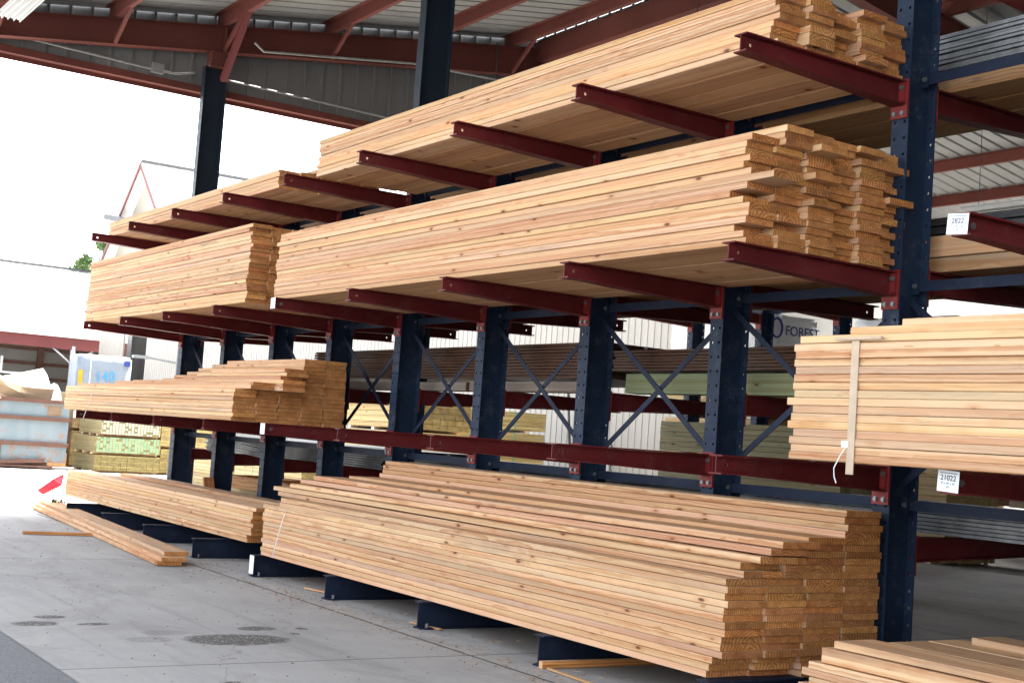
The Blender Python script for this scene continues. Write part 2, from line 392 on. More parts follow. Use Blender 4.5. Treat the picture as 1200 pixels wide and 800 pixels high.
def holed_plate(mb, u0, u1, v0, v1, holes_u, pitch, r, place, t):
    """plate in (u,v) with a grid of round holes; place(u,v,n)->xyz"""
    nu = len(holes_u); cw = (u1-u0)/nu; nv = int((v1-v0)/pitch); vend = v0+nv*pitch
    for i, hu in enumerate(holes_u):
        for j in range(nv):
            a0, a1, b0, b1 = u0+i*cw, u0+(i+1)*cw, v0+j*pitch, v0+(j+1)*pitch
            cu, cv = hu, (b0+b1)/2
            outer = [(a1,cv),(a1,b1),(cu,b1),(a0,b1),(a0,cv),(a0,b0),(cu,b0),(a1,b0)]
            inner = [(cu+r*math.cos(k*math.pi/4), cv+r*math.sin(k*math.pi/4)) for k in range(8)]
            pts = [place(*p, 0) for p in outer+inner]+[place(*p, t) for p in outer+inner]
            fs = []
            for k in range(8):
                q = (k+1) % 8
                fs += [(k, q, 8+q, 8+k), (16+q, 16+k, 24+k, 24+q), (8+k, 8+q, 24+q, 24+k)]
            mb.poly(pts, fs)
    # rim
    for (p, q) in (((u0,v0),(u0,vend)), ((u1,v0),(u1,vend)), ((u0,v0),(u1,v0)), ((u0,vend),(u1,vend))):
        mb.poly([place(*p, 0), place(*q, 0), place(*q, t), place(*p, t)], [(0,1,2,3)])

# ------------------------------------------------------------------ the ground
def sheet(name, x0, x1, y0, y1, z, mat, n=1):
    mb = MB(); mb.poly([(x0,y0,z),(x1,y0,z),(x1,y1,z),(x0,y1,z)], [(0,1,2,3)])
    return tag(mb.build(name, mat), kind='structure')
sheet('ground', -600, 600, -600, 600, 0, MAT['yard'])
sheet('road', -300, 60, -30, -2.83, .004, MAT['asphalt'])
sheet('concrete_slab', -22, 30, -2.826, 26, .005, MAT['concrete'])

# ------------------------------------------------------------------ the roof over the racks
def zb(y): return 6.47+.148*y if y < 7.6 else 6.47+.148*(15.2-y)      # rafter underside
def zt(y): return 6.84+.163*y if y < 7.6 else 6.84+.163*(15.2-y)      # rafter top
XL, XR, YF, YB, YR = -13.45, 44.0, -2.9, 17.9, 7.6
canopy = empty('canopy_roof', (0, 0, 0), 'steel canopy with grey ribbed underside and red beams over the lumber racks', 'canopy')
canopy['kind'] = 'structure'
def ribbed_slope(x0, x1, ya, yb, dz=.205, rib=.30):
    mb = MB(); pts = []; x = x0
    prof = []
    while x < x1:
        prof += [(x, 0), (x+rib-.075, 0), (x+rib-.055, .035), (x+rib-.02, .035)]; x += rib
    n = len(prof)
    for (y, z) in ((ya, zt(ya)+dz), (yb, zt(yb)+dz)):
        pts += [(p[0], y, z+p[1]) for p in prof]
    for (y, z) in ((ya, zt(ya)+dz), (yb, zt(yb)+dz)):
        pts += [(p[0], y, z+p[1]+.006) for p in prof]
    fs = []
    for i in range(n-1):
        fs += [(i, i+1, n+i+1, n+i), (2*n+i, 3*n+i, 3*n+i+1, 2*n+i+1)]
    mb.poly(pts, fs)
    return mb
ribbed_slope(XL, XR, YF, YR-.45).build('roof_sheet', MAT['roofunder'], canopy)
ribbed_slope(XL, XR, YR+.0, YB).build('roof_sheet', MAT['roofunder'], canopy)
mbv = ribbed_slope(XL, XR, YR-.45, YR, .215); mbv.build('ridge_vent', MAT['galv'], canopy)
def rafter(x):
    mb = MB()
    for (ya, yb) in ((YF, YR), (YR, YB)):
        for (zf, h) in ((zb, 0), (zt, -.012)):
            mb.poly([(x-.09, ya, zf(ya)+h), (x+.09, ya, zf(ya)+h), (x+.09, yb, zf(yb)+h), (x-.09, yb, zf(yb)+h)] +
                    [(x-.09, ya, zf(ya)+h+.012), (x+.09, ya, zf(ya)+h+.012), (x+.09, yb, zf(yb)+h+.012), (x-.09, yb, zf(yb)+h+.012)],
                    [(3,2,1,0),(4,5,6,7),(0,1,5,4),(1,2,6,5),(2,3,7,6),(3,0,4,7)])
        mb.poly([(x-.006, ya, zb(ya)+.012), (x-.006, yb, zb(yb)+.012), (x-.006, yb, zt(yb)-.012), (x-.006, ya, zt(ya)-.012),
                 (x+.006, ya, zb(ya)+.012), (x+.006, yb, zb(yb)+.012), (x+.006, yb, zt(yb)-.012), (x+.006, ya, zt(ya)-.012)],
                [(0,1,2,3),(7,6,5,4),(0,4,5,1),(3,2,6,7)])
    for y in (1.95, 7.6, 13.3): mb.box(x-.085, x+.085, y-.006, y+.006, zb(y)+.014, zt(y)-.014)
    return mb
for x in (-13.2, -6.7, -.2, 6.3, 12.8, 19.3, 25.8, 32.3, 38.8): rafter(x).build('rafter', MAT['oxide'], canopy)
PY = [-2.75, -1.3, .29, 1.88, 3.6, 5.3, 6.9]; PY = PY+[15.2-y for y in PY]
for y in PY:
    z = zt(y)+.002; mb = MB()
    mb.box(XL+.1, XR, y-.004, y+.004, z+.01, z+.19); mb.box(XL+.1, XR, y-.07, y-.004, z+.185, z+.195); mb.box(XL+.1, XR, y+.004, y+.07, z, z+.010)
    mb.build('purlin', MAT['oxide'], canopy)
z = zt(7.6); MB().box(XL+.1, XR, 7.50, 7.70, z-.25, z+.12).build('ridge_beam', MAT['oxide'], canopy)
for x in (-13.2, -6.7, -.2):          # fly braces from rafter foot up to the purlins
    for y in PY[:7]+PY[7:12]:
        for s in (-1, 1):
            if x == -13.2 and s < 0: continue
            MB().bar((x+s*.07, y+.05, zb(y)+.03), (x+s*.75, y+.05, zt(y)+.04), .05, .05).build('fly_brace', MAT['oxide'], canopy)
    for y in (1.80, 13.4):
        MB().bar((x+.16, y+.12, zb(y)-.42), (x+.95, y+.12, zt(y)+.05), .09, .09).build('knee_brace', MAT['fascia'] if x == -13.2 else MAT['oxide'], canopy)
# eave beams and red trims
MB().box(XL, XR, YF-.06, YF, zt(YF)-.05, zt(YF)+.25).build('eave_trim', MAT['oxide'], canopy)
MB().box(XL, XR, YB, YB+.06, zt(YB)-.18, zt(YB)+.25).build('eave_trim', MAT['oxide'], canopy)
for y in (17.3, 16.4): MB().box(XL+.1, XR, y-.05, y+.05, zb(y)-.20, zb(y)).build('eave_beam', MAT['oxide'], canopy)
# ribbed gable end
mb = MB(); y = YF; rib = .30
while y < YB:
    for (a, b, dx) in ((y, y+.26, 0), (y+.26, y+.30, .03)):
        mb.poly([(XL-.03+dx, a, 6.26), (XL-.03+dx, b, 6.26), (XL-.03+dx, b, max(6.3, zt(b)+.225)), (XL-.03+dx, a, max(6.3, zt(a)+.225)),
                 (XL-.06, a, 6.26), (XL-.06, b, 6.26), (XL-.06, b, max(6.3, zt(b)+.225)), (XL-.06, a, max(6.3, zt(a)+.225))],
                [(0,1,2,3),(7,6,5,4),(0,4,5,1),(2,6,7,3),(0,3,7,4),(1,5,6,2)])
    y += rib
mb.build('gable_siding', MAT['siding'], canopy)
MB().box(XL-.08, XL+.06, YF, YB, 6.16, 6.258).box(XL-.085, XL-.08, YF, YB, 6.10, 6.258).build('gable_trim', MAT['oxide'], canopy)
MB().tube([(XL+.10, YF, 6.46), (XL+.10, 1.1, 6.34), (XL+.10, 1.35, 6.35), (XL+.10, 1.6, 6.42)], .017).tube([(XL+.1, 1.9, 6.42), (XL+.10, 5.5, 6.36), (XL+.10, 12, 6.34)], .017).build('conduit_pipe', MAT['galv'], canopy)
MB().box(XL+.075, XL+.16, .95, 1.12, 6.29, 6.43).build('conduit_box', MAT['galv'], canopy)
MB().tube([(-13.02, 2.35, zb(2.3)+.16), (-13.02, 2.5, zb(2.5)+.03), (-13.0, 5, zb(5)+.02), (-13.0, 9, zb(6.2)+.02)], .018).build('conduit_pipe', MAT['galv'], canopy)
MB().tube([(-9, 15.9, zb(15.9)-.05), (XR, 15.9, zb(15.9)-.05)], .03).build('conduit_pipe', MAT['galv'], canopy)
# unseen walls, added to block light from the right and the rear
MB().box(19.6, 19.7, YF, YB, 0, 6.9).build('end_light_blocker', MAT['siding'], canopy)
MB().box(-9.2, 19.55, 17.6, 17.7, 0, 6.0).build('rear_light_blocker', MAT['siding'], canopy)  # added unseen wall, keeps rear light off the floor at right
# posts of the canopy
def post(x, y, label):
    r = empty('steel_post', (x, y, 0), label, 'post', 'steel posts of the canopy'); r['kind'] = 'structure'
    h = zb(y)-.24
    mb = MB().box(-.065, .065, -.17, -.156, 0, h).box(-.065, .065, .156, .17, 0, h).box(-.006, .006, -.156, .156, 0, h)
    mb.build('shaft', MAT['post'], r)
    MB().box(-.16, .16, -.16, .16, h, h+.02).box(-.10, .10, -.10, .10, h+.02, zb(y)-.003).build('cap_plate', MAT['oxide'], r)
    for (i, j) in ((-1,-1),(1,-1),(1,1),(-1,1)): MB().tube([(i*.14, j*.14, h-.02), (i*.14, j*.14, h+.04)], .014, 6).build('bolt', MAT['bolt'], r)
    return r
PL = {(-13.2, 1.85): 'dark blue steel post under the gable end beam at the far left', (-6.7, 1.85): 'dark blue steel post rising behind the big top stack',
      (-13.2, 13.3): 'dark blue rear post at the far gable end', (-6.7, 13.3): 'dark blue rear post in the middle of the canopy',
      (-.2, 13.3): 'dark blue rear post nearest the right edge'}
for (x, y), lb in PL.items(): post(x, y if y > 5 else 1.85, lb)

def strip_light(loc, label, length=2.4, drop=1.1, wid=.34, tubes=4):
    r = empty('strip_light', loc, label, 'light fixture', 'strip lights hung under the canopy')
    prof = []
    n = tubes
    for i in range(n):
        a = -wid/2+i*wid/n; b = a+wid/n
        prof += [(a, 0), (a+.01, .02), ((a+b)/2-.012, .055), ((a+b)/2+.012, .055), (b-.01, .02)]
    prof += [(wid/2, 0), (wid/2, .05), (wid/2-.02, .07), (-wid/2+.02, .07), (-wid/2, .05)]
    MB().extr(prof, -length/2, length/2).build('reflector', MAT['whitejunk'], r)
    for i in range(n):
        yy = -wid/2+(i+.5)*wid/n
        MB().tube([(-length/2+.05, yy, .028), (length/2-.05, yy, .028)], .013).build('tube', MAT['paper'], r)
    for x in (-length/2+.2, length/2-.2):
        MB().tube([(x, 0, .07), (x, 0, drop)], .004, 6).build('hanging_wire', MAT['darksteel'], r)
    return r
strip_light((-10.65, -1.37, 6.17), 'white ribbed strip light hanging at the top left corner', 2.4, .70, .29)
strip_light((-3.4, 8.0, 4.43), 'long thin strip light hanging behind the racks at right', 2.6, 3.6, .12, 1)
tag(MB().tube([(-15.3+2.2, 6.6, 7.95), (-13.05, 6.6, 7.2), (-13.0, 6.55, 6.2), (-13.0, 6.6, 5.3)], .012, 6).build('cable', MAT['darksteel']), 'thin grey cable hanging down in front of the gable siding', 'cable')
tag(MB().tube([(-8.9, 7.3, 8.1), (-8.9, 7.3, 6.4)], .006, 6).build('cable', MAT['darksteel']), 'thin wire hanging from the ridge above the top stack', 'cable')

# ------------------------------------------------------------------ the racks
S = 1.524; AR = 1.3229
Z0, Z1, Z2, Z3 = .2004, 1.4002, 2.5576, 3.7148
def cx(i): return (i-9)*S+.045
def column_mb(h=5.32, holes=True, full=True):
    mb = MB(); w = .063
    for (yy, t) in ((0, .010), (.25, -.010)):
        if holes: holed_plate(mb, -w, w, .22, h, (-.035, .035), .10, .0105, lambda u, v, n, yy=yy, t=t: (u, yy+(n if t > 0 else -n), v), .010)
        else: mb.box(-w, w, min(yy, yy+t), max(yy, yy+t), .22, h)
        mb.box(-w, w, min(yy, yy+t), max(yy, yy+t), 0, .219)
    mb.box(-.005, .005, .0105, .2395, 0, h)
    return mb
def arm_mb(L=AR, tip=.105, root=.150):
    """I-section arm along -y, root at y=0, top at z=0; a small hole near the tip"""
    mb = MB(); w = .05
    def low(y): return -tip if y < -L+.16 else -tip-(root-tip)*(y+L-.16)/(L-.16)
    mb.box(-w, w, -L, 0, -.009, 0)
    ys = [-L, -L+.16, 0]
    for a, b in zip(ys, ys[1:]):
        mb.poly([(-w, a, low(a)), (w, a, low(a)), (w, b, low(b)), (-w, b, low(b)), (-w, a, low(a)+.009), (w, a, low(a)+.009), (w, b, low(b)+.009), (-w, b, low(b)+.009)],
                [(3,2,1,0),(4,5,6,7),(0,1,5,4),(1,2,6,5),(2,3,7,6),(3,0,4,7)])
    holed_plate(mb, -L+.002, -L+.16, -tip+.0095, -.0095, (-L+.075,), tip-.0195, .011, lambda u, v, n: (-.004+n, u, v), .008)
    a, b = -L+.16, 0
    mb.poly([(x, y, z) for x in (-.004, .004) for (y, z) in ((a, -.0095), (b, -.0095), (b, low(b)+.0095), (a, low(a)+.0095))],
            [(0,1,2,3),(7,6,5,4),(0,4,5,1),(2,6,7,3)])
    return mb
def bolt_mb(r=.013, l=.014):
    mb = MB().tube([(0, 0, 0), (0, -l*.35, 0)], r*1.25, 12).tube([(0, -l*.35, 0), (0, -l, 0)], r, 6)
    return mb
rack = empty('cantilever_rack', (cx(6), AR, 0), 'long double-sided cantilever rack with perforated blue columns and dark red arms', 'lumber rack')
rx0 = cx(6)
proto_col = column_mb(3.82).build('column', MAT['blue'], rack)
bolt0 = bolt_mb().build('bolt', MAT['bolt'])
proto_col.data = proto_col.data
tall = column_mb().build('column', MAT['blue'], rack)
colobjs = {}
for i in range(1, 12):
    c = proto_col if i == 1 else tall if i == 9 else inst(proto_col if i < 9 else tall, 'column', rack, (0, 0, 0))
    c.location = (cx(i)-rx0, 0, 0); colobjs[i] = c
proto_arm = arm_mb().build('arm', MAT['red'], rack)
def add_bracket(arm, flip=1):
    br = MB().box(-.062, .062, -.012, 0, -.225, .012).box(.008, .05, -.030, -.012, -.13, -.012).build('bracket', MAT['red_b'], arm)
    for (bx, bz) in ((-.03, -.195), (.03, -.195), (.032, -.045)):
        bb = bolt0.copy(); COL.objects.link(bb); bb.parent = br; bb.location = (bx, -.012 if bz < -.1 else -.030, bz)
    return br
add_bracket(proto_arm)
first = True
arms = {}
for lv, z in ((1, Z1), (2, Z2), (3, Z3)):
    for i in range(1, 12):
        if first: a = proto_arm; first = False
        else: a = inst(proto_arm, 'arm', rack, (0, 0, 0))
        a.location = (cx(i)-rx0, -.003, z); arms[(lv, i)] = a
RZ = (.99, 1.83, 2.60, 3.72)
rear = None
for z in RZ:
    for i in range(1, 12):
        if rear is None:
            rear = arm_mb().build('rear_arm', MAT['red'], rack); add_bracket(rear); a = rear
        else: a = inst(rear, 'rear_arm', rack, (0, 0, 0))
        a.location = (cx(i)-rx0, .253, z); a.rotation_euler[2] = math.pi
# base legs
lg = MB().box(-.05, .05, -AR-.003, -.004, Z0-.009, Z0).box(-.05, .05, -AR-.003, -.004, .006, .016).box(-.004, .004, -AR, -.006, .0165, Z0-.0095)
lg.box(-.07, .07, -AR+.03, -AR+.10, .006, .0165)
leg0 = lg.build('base_leg', MAT['navy'], rack)
MB().tube([(-.035, -AR+.06, .016), (-.035, -AR+.06, .045)], .013, 6).tube([(.035, -AR+.06, .016), (.035, -AR+.06, .045)], .013, 6).build('anchor_bolt', MAT['bolt'], leg0)
for i in range(1, 12):
    l_ = leg0 if i == 1 else inst(leg0, 'base_leg', rack, (0, 0, 0))
    l_.location = (cx(i)-rx0, 0, 0)
rl = MB().box(-.05, .05, .254, 1.6, Z0-.009, Z0).box(-.05, .05, .254, 1.6, .006, .016).box(-.004, .004, .254, 1.6, .0165, Z0-.0095).build('rear_base_leg', MAT['navy'], rack)
for i in range(1, 12):
    l_ = rl if i == 1 else inst(rl, 'rear_base_leg', rack, (0, 0, 0))
    l_.location = (cx(i)-rx0, 0, 0)
# horizontal struts and crossed braces between the columns
st0 = None; xb0 = None
for i in range(1, 11):
    for z in (1.18, 2.49, 3.76):
        if st0 is None:
            mb = MB().box(.012, S-.012, .175, .183, -.032, .032).box(.012, S-.012, .183, .215, .024, .032)
            mb.box(.0062, .060, .165, .175, -.05, .05).box(S-.060, S-.0062, .165, .175, -.05, .05)
            st0 = mb.build('strut', MAT['navy'], rack)
            for bx in (.035, S-.035):
                bb = bolt0.copy(); COL.objects.link(bb); bb.parent = st0; bb.location = (bx, .165, 0)
            o = st0
        else: o = inst(st0, 'strut', rack, (0, 0, 0))
        o.location = (cx(i)-rx0, 0, z)
    for z0_, z1_ in ((1.30, 2.40),):
        for s in (0, 1):
            a = (.012, .150+.012*s, z0_) if s else (.012, .150, z1_)
            b = (S-.012, .150+.012*s, z1_) if s else (S-.012, .150, z0_)
            MB().bar(a, b, .007, .042, (0, 0, 1)).build('cross_brace', MAT['navy'], rack).location = (cx(i)-rx0, 0, 0)
bpy.data.objects.remove(bolt0)

def price_tag(arm, txt=None, sub=None, w=.115, h=.095, off=(0, 0), lab=None, tilt=0):
    t = MB().box(-w/2, w/2, -.0012, 0, -h, 0).build('price_tag', MAT['paper'], arm, (off[0], -AR-.004, off[1]-.004))
    t.rotation_euler = (0, tilt, 0)
    if lab: t['label'] = lab
    if txt:
        text_mesh('tag_text', txt, .034, MAT['ink'], t, (0, -.0022, -.034), (R(90), 0, 0))
        text_mesh('tag_text', sub, .014, MAT['inkfaint'], t, (0, -.0022, -.058), (R(90), 0, 0))
        text_mesh('tag_text', 'DF', .013, MAT['inkfaint'], t, (0, -.0022, -.074), (R(90), 0, 0))
        MB().box(-w*.4, w*.4, -.0016, -.0013, -.014, -.010).build('tag_line', MAT['inkfaint'], t)
    return t
price_tag(arms[(2, 10)], '2822', '2" x 8" x 22\'', .115, .095, (-.012, 0), 'white paper tag printed 2822', R(4))
price_tag(arms[(1, 10)], '21022', '2" x 10" x 22\'', .115, .095, (0, .004), 'white paper tag printed 21022', R(3))
for k in ((2, 5), (1, 5), (1, 1)): price_tag(arms[k], None, None, .10, .10, lab='blank white tag on the arm tip')
MB().box(-.047, .047, -AR-.0055, -AR-.0035, .03, .195).build('price_tag', MAT['paper'], [o for o in rack.children if o.name.startswith('base_leg')][4])
for k in ((2, 10), (1, 10), (2, 5), (1, 5), (1, 1)):       # washer and bolt through the web near the tip
    MB().tube([(.0045, -AR+.075, -.052), (.010, -AR+.075, -.052)], .017, 14).tube([(.010, -AR+.075, -.052), (.018, -AR+.075, -.052)], .009, 6).build('tip_bolt', MAT['bolt'], arms[k])

# ------------------------------------------------------------------ lumber
PAL = [('pale yellow', (.66, .45, .25)), ('pinkish', (.60, .360, .225)), ('orange tan', (.58, .33, .17)), ('light tan', (.62, .40, .235)), ('reddish', (.50, .245, .14)), ('golden', (.62, .39, .19))]
WTS = [4, 7, 4, 6, 2, 2]
ORD = ['zeroth','first','second','third','fourth','fifth','sixth','seventh','eighth','ninth','tenth','eleventh','twelfth','thirteenth','fourteenth','fifteenth','sixteenth','seventeenth','eighteenth','nineteenth','twentieth','twenty-first','twenty-second','twenty-third','twenty-fourth','twenty-fifth']
PAL = [(n, tuple(.68*v+.32*m for v, m in zip(c, (.62, .472, .297)))) for n, c in PAL]
def board_mb(L, w, t, bow=.002, n=9, mb=None, org=(0, 0, 0), crook=0.0):
    """board lying along x, centred; chamfered edges, faintly bowed"""
    mb = mb or MB(); c = .0028; ph = rnd.random()*6; ox, oy, oz = org
    prof = [(-w/2+c, -t/2), (w/2-c, -t/2), (w/2, -t/2+c), (w/2, t/2-c), (w/2-c, t/2), (-w/2+c, t/2), (-w/2, t/2-c), (-w/2, -t/2+c)]
    k = len(prof); pts = []
    for i in range(n):
        x = -L/2+L*i/(n-1)
        dz = bow*math.sin(ph+x*1.1); dy = crook*math.sin(ph*2+x*.7)
        pts += [(ox+x, oy+p[0]+dy, oz+p[1]+dz) for p in prof]
    fs = [tuple(range(k)), tuple((n-1)*k+j for j in range(k))[::-1]]
    for i in range(n-1):
        for j in range(k): fs.append((i*k+j, (i+1)*k+j, (i+1)*k+(j+1)%k, i*k+(j+1)%k))
    mb.poly(pts, fs); return mb
NB = [0]; STUFF = []
def board(x0, x1, y, z, w, t=.0375, label=None, group=None, tone=None, mat='wood', parent=None, name='lumber_board', stuff=False, crook=.003, bow=.0007, rz=0):
    """y = front edge, z = underside"""
    k = rnd.choices(range(len(PAL)), WTS)[0] if tone is None else tone
    nm, c = PAL[k]; j = rnd.uniform(.83, 1.12)
    if stuff:
        STUFF.append((x0, x1, y, z, w, t, c)); return None
    mb = board_mb(x1-x0, w, t, bow, crook=crook)
    o = mb.build(name, MAT[mat], parent, ((x0+x1)/2, y+w/2, z+t/2))
    if rz: o.rotation_euler[2] = rz
    o.color = (c[0]*j, c[1]*j*rnd.uniform(.97, 1.03), c[2]*j*rnd.uniform(.94, 1.06), 1)
    if parent is None:
        NB[0] += 1
        tag(o, (nm+' ' if label and not label.startswith('=') else '')+(label or '').lstrip('='), 'board', group)
    return o
T = .0388
def stack(cols, z0, where, group, xl, xr, jl=.03, jr=.04, skip=None, extra=None):
    """cols = list of (y, width, layers). xl/xr functions or numbers"""
    for ci, (y, w, n) in enumerate(cols):
        for k in range(n):
            s = skip(ci, k) if skip else 0
            if s == 1: continue
            a = (xl(ci, k) if callable(xl) else xl)+rnd.uniform(-jl, jl)
            b = (xr(ci, k) if callable(xr) else xr)+rnd.uniform(-jr, jr)
            yy = y+rnd.uniform(-.006, .006)+(rnd.choice((-.010, .010)) if rnd.random() < .15 else 0)
            if s == 2: board(a, b, yy, z0+k*T, w-.006, stuff=True, t=.0372)
            else: board(a, b, yy, z0+k*T+.0006+rnd.uniform(0, .0012), w-.006, t=.0370, bow=.0006, label='board, %s layer up, %s row back, %s' % (ORD[k+1], ORD[ci+1], where), group=group)

# middle level, right: the tall stack
W = .215
off2 = {0: 0, 1: .0, 2: .03, 3: -.02, 4: .05, 5: -.03}
def xr2(ci, k):
    b = .05+off2[ci] + (.0 if k >= 6 else .02)
    if rnd.random() < .18: b += rnd.uniform(-.12, .10)
    if (ci, k) == (0, 9): b = .27
    if ci == 1 and k > 14: b = .12
    return b
cols2 = [(.10, W, 16)]+[(.10+W*i, W, 18 if i not in (4,) else 18) for i in range(1, 6)]
stack(cols2, Z2, 'tall middle level stack', 'boards of the tall stack on the middle arms', lambda c, k: -6.28, xr2, .04, .03,
      skip=lambda c, k: 0)
# top level, right
def xr3(ci, k):
    b = .02+[.0, .05, .0, .04, .02][ci]
    if rnd.random() < .2: b += rnd.uniform(-.10, .08)
    return b
cols3 = [(.28+.212*i, .212, 9 if i else 9) for i in range(5)]
stack(cols3, Z3, 'big top level stack', 'boards of the big stack on the top arms', -5.93, xr3, .03, .03)
# floor level, centre
def xr0(ci, k):
    if k < 3 and ci < 2: return -.02-.02*k*(-1)+ (0 if ci == 0 else .03)
    return .10+rnd.uniform(-.012, .012)
def y_extra():
    pass
W0 = .300
cols0 = [(.075, W0, 14), (.075+W0, W0, 14), (.075+2*W0, W0, 20), (.075+3*W0, W0, 24)]
stack(cols0, Z0, 'big floor level stack', 'boards of the big stack on the floor level', lambda c, k: -6.05 if k < 12 else -5.95+.02*k, xr0, .03, .012)
for n_, (k, y, w, xl_, xr_) in enumerate([(14, .20, .14, -6.06, .10), (14, .345, .14, -6.0, .10), (15, .215, .286, -6.2, .05), (16, .286, .286, -6.0, .13), (17, .345, .286, -5.9, .15), (18, .40, .286, -5.75, .18),
                                           (14, .505, .16, -5.9, .10), (15, .51, .16, -5.9, .10), (16, .58, .09, -5.9, .10)]):
    board(xl_, xr_, y, Z0+k*T+.001+.0025*max(0, n_ if n_ < 6 else 0), w, label='board, %s layer up on the stepped shoulder, big floor level stack' % ORD[k+1] if n_ in (2, 3, 4, 5) else
          ('narrow board, fifteenth layer up, %s row back, big floor level stack' % ORD[{0: 1, 1: 2, 6: 3}[n_]] if n_ in (0, 1, 6) else 'narrow board, %s layer up, behind stepped shoulder, big floor level stack' % ORD[k+1]),
          group='boards of the big stack on the floor level', bow=.0035 if 1 < n_ < 6 else .001)
# middle level, left
def sk_c(c, k): return 0 if c == 0 or k == 0 else (2 if c == 1 else 1)
stack([(.05+.215*i, .215, 20) for i in range(6)], Z2, 'far left middle level stack', 'boards of the far left stack on the middle arms', lambda c, k: -12.30+.004*k, lambda c, k: -6.86+.02*(k > 8)+rnd.uniform(-.03, .03), .02, .02,
      skip=lambda c, k: 0 if (c == 0 or k == 0) else (2 if c == 1 else (2 if k == 19 else 1)))
# top level, left
stack([(.27+.212*i, .212, 5) for i in range(5)], Z3, 'far left top level stack', 'boards of the far left stack on the top arms', -12.35, lambda c, k: -6.82+.04*c, .04, .05,
      skip=lambda c, k: 0 if (c == 0 or k == 0) else 2)
board(-12.1, -6.25, .62, Z3+5*T, .21, label='board lying loose on the far left top level stack, nearest the front', group='boards of the far left stack on the top arms')
board(-12.0, -6.10, .92, Z3+5*T, .21, label='board lying loose at the back of the far left top level stack', group='boards of the far left stack on the top arms')
# lower arms, left: stepped stack
WL = .236
def xl1(c, k): return -12.55 + (0 if k < 8 else (k-7)*.42) 
def xr1(c, k): return -6.72
stack([(-.04+WL*i, WL, [8, 8, 11, 17, 17][i]) for i in range(5)], Z1, 'stepped stack on the lower left arms', 'boards of the stepped stack on the lower arms', xl1, xr1, .02, .015,
      skip=lambda c, k: 0 if (c == 0 or (c == 3 and k > 10) or k >= 15) else 2)
for (k, y, xl_, xr_) in ((8, .03, -12.3, -6.50), (9, .10, -10.9, -6.62), (8, .28, -12.0, -6.32), (9, .33, -10.8, -6.45), (10, .36, -9.9, -6.50), (11, .40, -9.4, -6.66), (12, .42, -9.0, -6.58), (13, .43, -8.6, -6.64)):
    board(xl_, xr_, y, Z1+k*T+.001, .232, label='board jutting %s layer up%s, stepped stack on lower left arms' % (ORD[k+1], ' at the front' if y < .2 else ' further back' if k < 10 else ''), group='boards of the stepped stack on the lower arms', bow=.002)
# floor level, left
stack([(.27, .30, 9), (.57, .30, 8), (.87, .30, 8)], Z0+.03, 'low far left floor stack', 'boards of the low far left stack', -13.25, lambda c, k: -6.78+(.05 if k > 5 else -.05 if k < 2 else 0), .04, .05,
      skip=lambda c, k: 0 if (c == 0 or k == 7) else 2)
board(-12.9, -6.86, .9, Z0+.03+8*T, .24, label='board lying alone on top of the low far left floor stack', group='boards of the low far left stack', bow=.004)
# three boards on the ground in front
for n_, (dx, dy, z) in enumerate(((0, 0, .012), (.02, .035, .052), (-.10, .10, .092))):
    o = board(-3.4, 3.4, -.14, 0, .235, label='=' + ['lowest', 'middle', 'top'][n_]+' of three long tan boards lying on the concrete at left', group='three boards on the ground', bow=.001)
    a = Vector((-13.45, .05, 0)); b = Vector((-6.72, -.50, 0)); mid = (a+b)/2; ang = math.atan2(b.y-a.y, b.x-a.x)
    o.location = (mid.x+dx-.1, mid.y+dy, z+.019); o.rotation_euler[2] = ang
o = board(-.45, .45, -.04, 0, .085, t=.035, label='=short wood offcut lying on the concrete beside the three long boards', mat='old', name='wood_offcut', tone=3)
o.location = (-9.75, -.66, .0245); o.rotation_euler[2] = R(84); o['category'] = 'offcut'
# right floor stack, nearest the camera
XN = .56
for k in range(8):
    board(XN+[.04, -.03, .05, -.02, .03, .10, .10, .16][k], 6.6, .20+[0, .01, 0, .02, .01, .03, .03, .05][k], Z0+k*T+.001, .286,
          label='board, %s layer up at the front, nearest floor stack at lower right' % ORD[k+1], group='boards of the nearest floor stack', bow=.003, tone=[3, 1, 3, 1, 0, 0, 3, 5][k])
for (k, y) in ((7, .50), (7, .80)):
    board(.80, 6.6, y+.06, Z0+k*T+.001, .286, label='board, top layer, %s row back, nearest floor stack at lower right' % ('second' if y < .6 else 'third'), group='boards of the nearest floor stack', mat='wood')
board(.95, 6.6, 1.02, Z0+8*T+.001, .24, tone=1, label='board lying highest at the back of the nearest floor stack', group='boards of the nearest floor stack')
for k in range(7):
    for y in (.49, .79, 1.06): board(.72, 6.6, y, Z0+k*T+.001, .284 if y < 1 else .22, stuff=True)

# the one merged object for the remaining boards
def stuff_boards():
    mb = MB(); cols = []
    for (x0, x1, y, z, w, t, c) in STUFF:
        n0 = len(mb.f); board_mb(x1-x0, w, t, .0006, 2, mb, ((x0+x1)/2, y+w/2, z+t/2)); cols.append((n0, c))
    o = mb.build('lumber_boards', MAT['wood'])
    o.color = (.63, .42, .25, 1)
    tag(o, 'fir boards filling the rear rows of the stacks in the racks', 'boards', kind='stuff')
if STUFF: stuff_boards()

